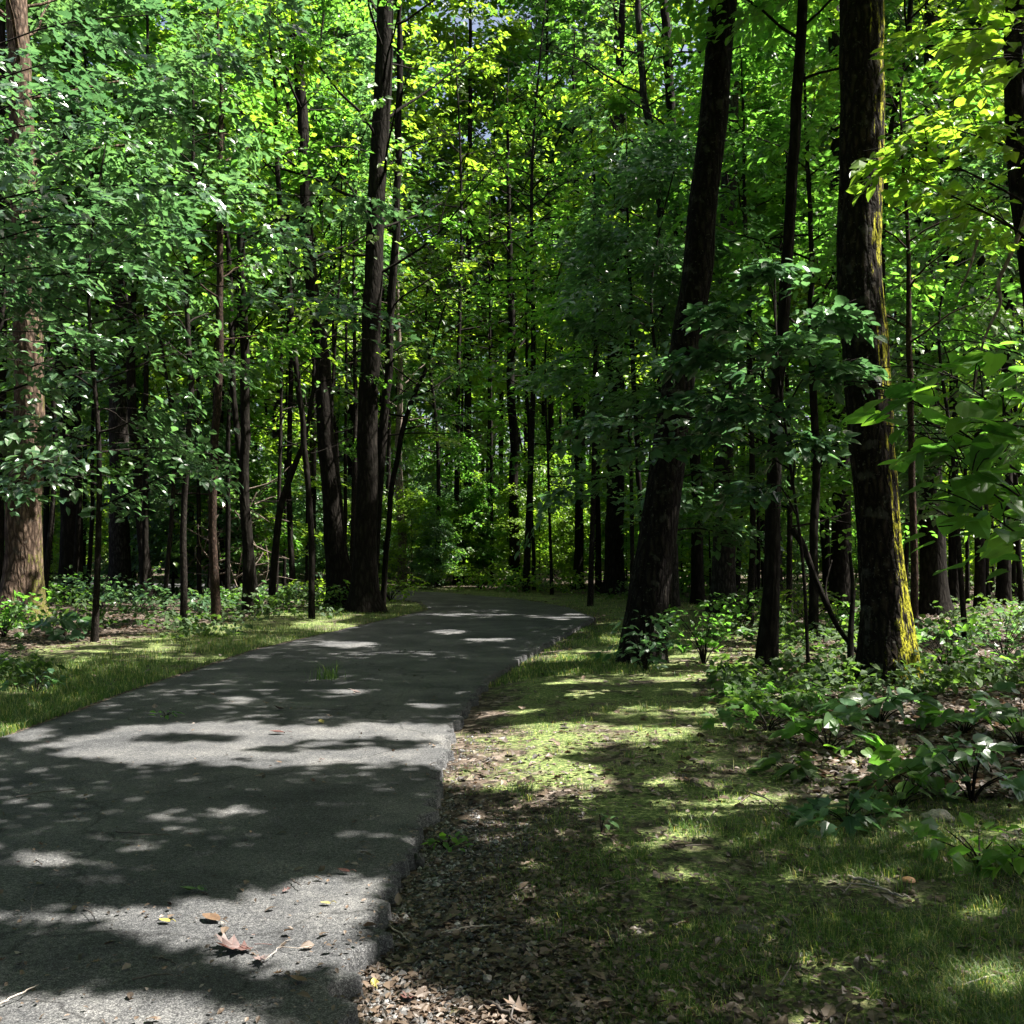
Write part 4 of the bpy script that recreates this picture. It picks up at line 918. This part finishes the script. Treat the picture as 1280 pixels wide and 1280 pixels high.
rng = np.random.default_rng(62); mb = MB()
def litter(n, y0, y1, s0, s1, f, p=1.0, lift=.006, dmin=.03):
    x, y = cone(rng, n, y0, y1, p); d = np.maximum(x - xr(y), xl(y) - x); k = (rng.random(n) < f(x, y, d)) & (d > dmin); x, y = x[k], y[k]; m = len(x)
    if not m: return
    P = np.c_[x, y, np.where(np.maximum(x - xr(y), xl(y) - x) < 0, .012, gz(x, y) + lift) + .012 * rng.random(m)]; az = rng.uniform(0, 2 * PI, m)
    leaves_into(mb, T_OVAL, P, rng.normal(0, .3, (m, 3)) + [0, 0, 1], np.c_[np.cos(az), np.sin(az), rng.normal(0, .15, m)], rng.uniform(s0, s1, m), np.clip(rng.normal(.42, .25, m), 0, 1))
right = lambda x, y: x > xr(y)
litter(42000, 3.0, 9, .012, .045, lambda x, y, d: np.where(right(x, y), np.where(d < 1.1, np.where(y < 7, 1, .5), .38), 0))
litter(5200, 3.0, 9, .04, .085, lambda x, y, d: np.where(right(x, y), np.where(d < 1.3, .35, .2) + .6 * (d > 2.8), 0))
litter(60000, 6.5, 40, .05, .11, lambda x, y, d: np.clip((d - np.where(right(x, y), 2.2, 2.4)) / 1.0, .04, 1), .6)
litter(26000, 3.0, 16, .008, .03, lambda x, y, d: np.where((d < 0) & (x > xl(y)), .08 + .3 * np.exp(np.minimum(d, 0) / .07), 0), 1.0, .006, -9)
litter(5000, 3.0, 20, .02, .06, lambda x, y, d: np.where((d < 0) & (x > xl(y)), .05 + .2 * np.exp(np.minimum(d, 0) / .10), 0), 1.0, .006, -9)
for i in range(260):
    y = 3.2 * (14 / 3.2) ** rng.random(); x = xr(y) + rng.uniform(.05, 3.6); L_ = rng.uniform(.05, .28); az = rng.uniform(0, 6.28); d_ = np.array([math.cos(az), math.sin(az), 0]) * L_
    a = np.array([x, y, 0.]); pts = np.array([a, a + d_ * .5 + rng.normal(0, .012, 3) * [1, 1, 0], a + d_]); pts[:, 2] = gz(pts[:, 0], pts[:, 1]) + .012
    tube(mb, spline(pts, 5), np.linspace(.0035, .0015, 5) * rng.uniform(.6, 1.5), 5, tint=rng.choice([.2, .35, .75, .95]))
tag(link('leaf_litter', mb.mesh('leaf_litter'), M['litter']), 'brown and grey dead leaves strewn over the soil', 'leaf litter', kind='stuff')

# gravel crumbs along the broken edge
rng = np.random.default_rng(63); mb = MB()
n = 15000; y = 3.0 * (9 / 3.0) ** rng.random(n); x = xr(y) + .02 + np.abs(rng.normal(0, .36, n)); s = rng.uniform(.003, .014, n) * (1 + .9 * (rng.random(n) > .95))
k = rng.random(n) < np.clip(fbm2(x * 2.2 + 5, y * 2.2 + 5, 3, 3) * 3 - .8, .1, 1) * np.clip((7.2 - y) / 1.2, .12, 1); x, y, s = x[k], y[k], s[k]; n = len(x)
O = np.array([(1, 0, 0), (-1, 0, 0), (0, 1, 0), (0, -1, 0), (0, 0, 1), (0, 0, -1)], float)
OF = np.array([0, 2, 4, 2, 1, 4, 1, 3, 4, 3, 0, 4, 2, 0, 5, 1, 2, 5, 3, 1, 5, 0, 3, 5])
V = (O[None] * rng.uniform(.6, 1.3, (n, 6, 1)) * [1, 1, .6]); az = rng.uniform(0, 6.28, n); c_, s_ = np.cos(az)[:, None], np.sin(az)[:, None]
V = np.stack([V[..., 0] * c_ - V[..., 1] * s_, V[..., 0] * s_ + V[..., 1] * c_, V[..., 2]], -1) * s[:, None, None] + np.c_[x, y, gz(x, y) + s * .3][:, None]
mb.add(V.reshape(-1, 3), (np.arange(n)[:, None] * 6 + OF[None]).ravel(), np.full(n * 8, 3), np.repeat(rng.random(n), 6))
m, nt, out, N_, L_ = nodes_of('gravel_grey'); a_ = N_('ShaderNodeAttribute', attribute_name='tint'); rp_ = ramp(N_, [(0, (.025, .024, .024)), (.65, (.075, .072, .07)), (1, (.24, .235, .235))])
pb_ = N_('ShaderNodeBsdfPrincipled', Roughness=.8); L_(a_.outputs['Fac'], rp_.inputs[0]); L_(rp_.outputs[0], pb_.inputs['Base Color']); L_(pb_.outputs[0], out.inputs[0]); M['gravel'] = m
tag(link('gravel', mb.mesh('gravel'), M['gravel']), 'grey gravel crumbs along the broken path edge', 'gravel', kind='stuff')

# low seedlings over the wood floor
rng = np.random.default_rng(64); mb = MB()
x, y = cone(rng, 9000, 9, 75, .35); d = np.where(right(x, y), x - xr(y) - (2.6 + .0 * y), xl(y) - x - 1.3); k = (d > 0) & (fbm2(x * .45 + 20, y * .45 + 20, 8, 3) > np.where((x > 0) & (y < 20), .59, .50)); x, y = x[k], y[k]; n = len(x)
C = np.c_[x, y, gz(x, y) + .08 + rng.random(n) ** 2 * np.clip(.15 + .012 * y, .1, .8)]; az = rng.uniform(0, 6.28, n)
P, LN, LD, S, ti = spray_leaves(rng, C, np.c_[np.cos(az), np.sin(az), 0 * az], 9, np.clip(.14 + .004 * y, 0, .4), .11, flat=.4)
S *= np.clip(.8 + P[:, 1] / 60, .8, 1.8); P[:, 2] = np.maximum(P[:, 2], gz(P[:, 0], P[:, 1]) + .03)
leaves_into(mb, T_OVAL, P, LN, LD, S, ti)
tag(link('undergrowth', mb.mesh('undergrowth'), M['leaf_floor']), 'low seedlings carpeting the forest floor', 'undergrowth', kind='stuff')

# ------------------------------------------------------------------ small things on the path and the verge
def flat_mat(name, col, rough=.6, trans=None):
    m, nt, out, N, L = nodes_of(name); n = N('ShaderNodeTexNoise', Scale=60.0, Detail=4.0); tc = N('ShaderNodeTexCoord'); L(tc.outputs['Object'], n.inputs['Vector'])
    r = ramp(N, [(.3, tuple(c * .6 for c in col)), (.7, tuple(min(1, c * 1.25) for c in col))]); L(n.outputs['Fac'], r.inputs[0])
    p = N('ShaderNodeBsdfPrincipled', Roughness=rough); L(r.outputs[0], p.inputs['Base Color']); L(p.outputs[0], out.inputs[0]); return m
M['red_leaf'] = flat_mat('red_brown_leaf', (.05, .012, .008)); M['pale_leaf'] = flat_mat('pale_underside_leaf', (.12, .085, .08)); M['green_leaf'] = flat_mat('fresh_green_leaf', (.05, .11, .025))
M['yellow_leaf'] = flat_mat('yellow_leaf', (.20, .17, .04)); M['tan_leaf'] = flat_mat('tan_leaf', (.085, .05, .028)); M['twig'] = flat_mat('dark_twig', (.05, .04, .035)); M['pale_twig'] = flat_mat('pale_twig', (.28, .24, .21))
M['stone'] = flat_mat('pale_stone', (.30, .26, .24), .9); M['cap'] = flat_mat('tan_cap', (.30, .16, .07))

def curl_leaf(mb, tpl_half, size, curl, rz, loc, tilt=(0, 0)):
    TV, TF, TT = mirror(tpl_half, .28, 0); k = 0
    V = TV * size; yv = V[:, 1] / size; V[:, 2] += size * curl * (yv - .3) ** 2 + size * curl * .8 * np.abs(TV[:, 0]) ** 1.5
    c, s = math.cos(rz), math.sin(rz); V[:, 2] += tilt[0] * V[:, 0] + tilt[1] * V[:, 1]
    V = np.c_[V[:, 0] * c - V[:, 1] * s, V[:, 0] * s + V[:, 1] * c, V[:, 2]]; V[:, 2] -= V[:, 2].min()
    mb.add(V + loc, TF, TT)
OAKH = [(0, 0), (.05, .15), (.26, .24), (.12, .34), (.40, .50), (.14, .56), (.24, .82), (.08, .80), (0, 1)]
OVH = [(0, 0), (.2, .2), (.28, .45), (.18, .78), (0, 1)]
def pathz(x, y): return .016 if xl(y) < x < xr(y) else float(gz(x, y)) + .01
def fallen(label, px, py, size, curl, rz, mat, half=OVH, cat='fallen leaf', group=None, name='fallen_leaf', tilt=(0, 0), stalk=True):
    g = ground(px, py); mb = MB(); curl_leaf(mb, half, size, curl, rz, np.zeros(3), tilt)
    o = link(name, mb.mesh(name), M[mat], None, (g[0], g[1], pathz(g[0], g[1]))); tag(o, label, cat, group)
    if stalk:
        s = MB(); c, q = math.cos(rz), math.sin(rz); L = size * .45
        tube(s, spline([(0, 0, .006 + max(0, curl) * size * .1), (q * L * .5, -c * L * .5, .012), (q * L, -c * L, .004)], 5), [.0016] * 5, 5); link('stalk', s.mesh('stalk', smooth=True), M[mat], o)
    return o
fallen('large curled red brown dead leaf lying in the sun on the asphalt', 318, 1190, .15, .55, 1.9, 'red_leaf', OAKH, tilt=(.1, .05))
fallen('pale dead leaf with dark rolled rims touching the large red brown one', 300, 1190, .12, .6, 1.2, 'pale_leaf', OAKH, tilt=(-.05, .1))
fallen('pinkish dead leaf under the lower edge of the large red brown one', 322, 1200, .10, .5, 3.6, 'pale_leaf', OAKH)
fallen('thin rusty leaf streak up left of the large red brown leaf', 275, 1156, .11, .2, 1.0, 'tan_leaf')
fallen('fresh green leaf lying on the asphalt in the middle of the path', 247, 1115, .085, .7, 2.2, 'green_leaf', OVH)
fallen('pair mate green leaf just right of the fresh green leaf', 255, 1118, .05, .5, .9, 'green_leaf', OVH)
fallen('yellow green leaf flake left of the large red brown leaf', 213, 1157, .06, .2, 1.2, 'yellow_leaf')
fallen('yellow leaf flake right of the path middle, below the black twig', 414, 1134, .05, .3, 1.5, 'yellow_leaf')
fallen('bright yellow leaf on the gravel below the broken edge', 470, 1212, .06, .5, .3, 'yellow_leaf', OVH)
fallen('reddish leaf at the shaded rim of the sunny patch by the broken edge', 438, 1094, .07, .4, 1.3, 'red_leaf', OVH)
fallen('red dead leaf on the pale litter at the bottom', 522, 1225, .09, .6, 2.5, 'red_leaf', OAKH)
fallen('orange brown dead leaf standing up at the very bottom', 664, 1256, .10, .6, 1.4, 'tan_leaf', OAKH, tilt=(.2, .15))
fallen('dull green leaf lying flat in the gravel', 572, 1130, .09, .4, 2.9, 'green_leaf', OVH)
fallen('brown leaf at the shadow rim near the broken corner', 385, 1232, .07, .5, 1.4, 'tan_leaf', OVH)
fallen('tiny white leaf beside the small green sprig', 194, 888, .10, .8, .4, 'pale_leaf', OVH)
fallen('pale leaf in the sunny spot below the grass tuft', 452, 868, .13, .7, 1.4, 'pale_leaf', OVH)
fallen('pale curled leaf in the shade right of the small green sprig', 357, 888, .13, .9, 2.2, 'pale_leaf', OVH)
fallen('reddish leaf in the wide sunny band across the path', 356, 918, .13, .3, 1.6, 'red_leaf', OVH)
fallen('yellow leaf in the shade just above the wide sunny band', 403, 906, .1, .4, .4, 'yellow_leaf', OVH)
rng = np.random.default_rng(65)
for i in range(90):
    y = 3.6 * (16 / 3.6) ** rng.random(); x = rng.uniform(max(-.5 * y, xl(y) + .15), xr(y) - .1)
    mb = MB(); curl_leaf(mb, OVH if i % 3 else OAKH, rng.uniform(.018, .045) * (1 + y * .05), rng.uniform(.1, .9), rng.uniform(0, 6.3), np.zeros(3))
    tag(link('leaf_scrap', mb.mesh('leaf_scrap'), M[['tan_leaf', 'pale_leaf', 'twig', 'red_leaf', 'tan_leaf', 'twig'][i % 6]], None, (x, y, .014)),
        'tiny leaf scrap scattered on the asphalt', 'leaf scrap', 'leaf scraps scattered on the asphalt')

def twig(label, px, r, mat, cat='twig', name='twig', side=0, lift=.01):
    P = [];
    for (a, b) in px:
        g = ground(a, b); P.append((g[0], g[1], pathz(g[0], g[1]) + r + lift * (len(P) % 2)))
    mb = MB(); sp = spline(P, 5 * len(P)); b0 = np.array(P[0]); rg = np.random.default_rng(int(abs(px[0][0])))
    sp[1:-1] += rg.normal(0, r * .8, sp[1:-1].shape) * [1, 1, .3]
    tube(mb, sp, np.linspace(r, r * .5, len(sp)), 6)
    o = link(name, mb.mesh(name, b0, True), M[mat], None, tuple(b0)); tag(o, label, cat)
    if side:
        for q in range(side):
            i = int(len(sp) * (q + 1.2) / (side + 1.6)); e = sp[i] + np.r_[rg.normal(0, .06 + 4 * r, 2), .02]
            s = MB(); tube(s, spline([sp[i], (sp[i] + e) / 2 + [0, 0, .01], e], 5), np.linspace(r * .5, r * .25, 5), 5); link('side_twig', s.mesh('side_twig', b0, True), M[mat], o)
    return o
twig('pale curved twig lying at the bottom left corner', [(0, 1262), (22, 1254), (48, 1238)], .004, 'pale_twig')
twig('short black twig in the middle of the path', [(364, 1104), (376, 1116)], .004, 'twig')
twig('dark thin bowed twig on the left sunny patch', [(104, 1142), (114, 1150), (121, 1163)], .003, 'twig')
twig('dark straight twig pointing at the viewer on the left', [(46, 1114), (40, 1132), (39, 1145)], .003, 'twig')
twig('pale kinked twig right of the large red brown leaf', [(326, 1209), (345, 1198), (348, 1190), (372, 1194), (390, 1188)], .0022, 'pale_twig', side=1)
twig('long thin dark twig across the shade at the left', [(20, 1000), (60, 995), (105, 990)], .004, 'twig')
twig('long dark twig lying across the shaded path middle', [(145, 1044), (190, 1050), (215, 1048)], .005, 'twig', side=2)
twig('dark twig in the bottom shadow band, left half', [(165, 1231), (200, 1228), (215, 1226)], .004, 'twig')
twig('dark bent twig in the bottom shadow band, middle', [(190, 1203), (205, 1208), (220, 1212)], .005, 'twig', side=1)
twig('pale straight stick on the gravel right of the broken edge', [(552, 1152), (590, 1152), (630, 1151)], .004, 'pale_twig')
twig('thin pale stick leaning off the broken edge', [(486, 1136), (500, 1150), (512, 1160)], .004, 'pale_twig')
twig('pale branch lying in the moss left of the round tan cap', [(1060, 1103), (1090, 1112), (1112, 1122), (1135, 1131)], .008, 'pale_twig', side=2)
twig('dark branch on the litter at the bottom centre', [(605, 1240), (630, 1258), (655, 1278)], .008, 'twig', side=2)
twig('pale twig in the grass at the bottom right', [(1200, 1242), (1240, 1236), (1285, 1224)], .004, 'pale_twig')
twig('slim stick on the moss left of the maple seedling', [(930, 988), (960, 1003), (985, 1022)], .006, 'twig', side=1)
twig('pale stick behind the broad leaved seedling clump', [(1180, 874), (1205, 872), (1222, 874)], .012, 'pale_twig')
twig('weathered stick in the grass at the left edge', [(-10, 825), (15, 832), (30, 838)], .03, 'pale_twig')

# small sprig, grass tuft on the path, rock, cap
def tuft(label, px, py, n, h, seed, cat='grass tuft'):
    g = ground(px, py); rg = np.random.default_rng(seed); mb = MB(); x = rg.normal(0, .1, n); y = rg.normal(0, .06, n)
    V = MB(); global gz; old = gz; gz = lambda a, b: np.zeros(np.shape(a)); blades(mb, rg, x, y, rg.uniform(.4, 1, n) * h, rg.uniform(.003, .006, n), 1.1); gz = old
    tag(link('grass_tuft', mb.mesh('grass_tuft'), M['grass'], None, (g[0], g[1], .008)), label, cat)
tuft('green grass tuft growing through the asphalt before the bend', 410, 850, 70, .28, 1)
e = plant('sprig', 'small green sprig lying on the asphalt left of the middle', 'sprig', (*ground(207, 898)[:2], .012), .05, .12, 4, 4, .06, T_OVAL, 'leaf', 91, None, .06)
plant('seedling', 'thin stemmed lone seedling in the moss by the path edge', 'seedling', pl_at(752, 1040), .12, .05, 2, 4, .06, T_OVAL, 'leaf_cool', 92, None, .05)
plant('seedling', 'small green weed beside the broken asphalt corner', 'seedling', pl_at(558, 1046), .07, .09, 6, 5, .05, T_OVAL, 'leaf', 93, None, .06)

def rock(label, px, py, sx, sy, sz, seed, mat='stone', name='rock', cat='rock'):
    g = ground(px, py); rg = np.random.default_rng(seed); u = np.linspace(0, PI, 14); v = np.linspace(0, 2 * PI, 22, endpoint=False); U, W = np.meshgrid(u, v, indexing='ij')
    X, Y, Z = np.sin(U) * np.cos(W), np.sin(U) * np.sin(W), np.cos(U); r = .75 + .5 * noise3(X * 1.8 + seed + 20, Y * 1.8 + 20, Z * 1.8 + 20); r = r + .18 * (noise3(X * 5 + 20, Y * 5 + 20, Z * 5 + 20) - .5)
    V = np.stack([X * r * sx, Y * r * sy, Z * r * sz], -1).reshape(-1, 3); i, j = np.meshgrid(np.arange(13), np.arange(22), indexing='ij'); b = (i * 22 + j).ravel(); b2 = (i * 22 + (j + 1) % 22).ravel()
    Fq = np.stack([b, b + 22, b2 + 22, b2], -1); mb = MB(); mb.add(V, Fq, np.full(len(Fq), 4))
    return tag(link(name, mb.mesh(name, smooth=False), M[mat], None, (g[0], g[1], float(gz(g[0], g[1])) + sz * .35)), label, cat)
rock('pale flat stone among the shrubs near the right edge', 1172, 1022, .10, .07, .045, 4)
rock('broken asphalt lump with a pale rim below the jagged corner', 522, 1062, .035, .05, .05, 6, 'gravel')
rock('flat grey stone half buried in the moss low right of centre', 930, 1166, .07, .045, .018, 7, 'twig')
rock('pale pebble on the gravel left of the dull green leaf', 596, 1180, .022, .02, .016, 8)
rock('second pale pebble on the gravel, below the first', 609, 1212, .018, .022, .014, 9)
# round tan cap
g = ground(1136, 1112); mb = MB(); a = np.linspace(0, PI / 2, 8); prof = np.c_[np.sin(a) * .032, np.cos(a) * .018]; v = np.linspace(0, 2 * PI, 20, endpoint=False)
Vc = np.array([[p[0] * math.cos(q) * (1 + .05 * math.sin(3 * q)), p[0] * math.sin(q), p[1] + .03] for p in prof for q in v]); i, j = np.meshgrid(np.arange(7), np.arange(20), indexing='ij'); b = (i * 20 + j).ravel(); b2 = (i * 20 + (j + 1) % 20).ravel()
mb.add(Vc, np.stack([b, b + 20, b2 + 20, b2], -1), np.full(140, 4))
o = tag(link('mushroom', None, None, None, (g[0], g[1], float(gz(g[0], g[1])))), 'round tan mushroom cap at the edge of the dark bare soil', 'mushroom'); link('cap', mb.mesh('cap', smooth=True), M['cap'], o)
mb = MB(); tube(mb, [(0, 0, -.01), (.002, 0, .02), (0, 0, .04)], [.009, .008, .01], 8); link('stalk', mb.mesh('stalk', smooth=True), M['pale_leaf'], o)

# bare branches: bent dark limb, pale vine at the right, dead brush heap at the left
def bare(name, label, cat, lines, mat, base):
    mb = MB()
    for pts, r in lines:
        sp = spline([at(*p) for p in pts], 6 * len(pts)); tube(mb, sp, np.linspace(r, r * .35, len(sp)), 7)
    b = np.array(base, float); o = link(name, mb.mesh(name, b, True), M[mat], None, tuple(b)); return tag(o, label, cat)
bare('bent_branch', 'dark crooked limb slanting down from the thin stem to the mossy trunk foot', 'branch',
     [([(990, 662, 12.8), (1003, 680, 12.8), (1022, 730, 12.7), (1048, 785, 12.6), (1075, 820, 12.5), (1088, 842, 12.4)], .05), ([(1064, 848, 12.4), (1063, 800, 12.5), (1066, 740, 12.6), (1062, 690, 12.6)], .05), ([(1040, 770, 12.6), (1032, 735, 12.8), (1040, 700, 12.9)], .02)], 'bark', at(1064, 848, 12.4))
bare('bare_vine', 'pale bare vine hanging in a crooked line at the right edge', 'vine',
     [([(1290, 240, 7.0), (1275, 290, 7.0), (1258, 330, 7.0), (1248, 352, 7.0), (1250, 380, 7.0), (1236, 410, 7.0), (1226, 440, 7.0), (1215, 500, 7.0)], .018), ([(1222, 300, 7.5), (1212, 335, 7.5), (1196, 372, 7.5)], .012), ([(1248, 352, 7.0), (1230, 380, 7.1), (1205, 400, 7.2)], .006)], 'wood_bare', at(1290, 900, 7.0))
rng = np.random.default_rng(66); mb = MB(); b0 = at(300, 738, 29)
for i in range(90):
    a = at(rng.uniform(255, 335), rng.uniform(590, 735), rng.uniform(28.2, 30)); d = rng.normal(0, 1, 3) * [1, .5, .8]; e = a + norm(d) * rng.uniform(.5, 1.6); e[2] = max(e[2], .05)
    tube(mb, spline([a, (a + e) / 2 + rng.normal(0, .12, 3), e], 6), np.linspace(.025, .006, 6), 5)
tag(link('brush_heap', mb.mesh('brush_heap', b0, True), M['wood_bare'], None, tuple(b0)), 'pale tangle of dead branches behind the thin left verge stems', 'dead brush')

# ------------------------------------------------------------------ light, sky, camera
w = bpy.data.worlds.new('World'); scene.world = w; w.use_nodes = True; nt = w.node_tree
sky = nt.nodes.new('ShaderNodeTexSky'); sky.sky_type = 'NISHITA'; sky.sun_disc = False; sky.sun_elevation = SUN_EL; sky.sun_rotation = SUN_AZ; sky.air_density = .75; sky.dust_density = 6; sky.ozone_density = .5
bg = nt.nodes['Background']; bg.inputs[1].default_value = .05; nt.links.new(sky.outputs[0], bg.inputs[0])
sl = bpy.data.lights.new('sun', 'SUN'); sl.energy = 5.0; sl.angle = math.radians(.53); sl.color = (1, .95, .86)
so = bpy.data.objects.new('sun', sl); COL.objects.link(so); so.rotation_euler = Vector(TS).to_track_quat('Z', 'Y').to_euler(); so.location = (20, 0, 30)
cam = bpy.data.cameras.new('camera'); cam.lens = 36; cam.sensor_width = 36; cam.clip_end = 1500; cam.clip_start = .05
co = bpy.data.objects.new('camera', cam); COL.objects.link(co); co.location = (0, 0, HC); co.rotation_euler = (PI / 2 + PITCH, 0, 0); scene.camera = co
scene.view_settings.view_transform = 'Standard'; scene.view_settings.look = 'None'; scene.view_settings.exposure = 2.42; scene.view_settings.gamma = 1
c = scene.cycles; c.max_bounces = 6; c.diffuse_bounces = 4; c.glossy_bounces = 2; c.transmission_bounces = 4; c.transparent_max_bounces = 4; c.sample_clamp_indirect = 6; c.caustics_reflective = False; c.caustics_refractive = False
try: c.use_denoising = True; c.denoiser = 'OPENIMAGEDENOISE'
except Exception: pass
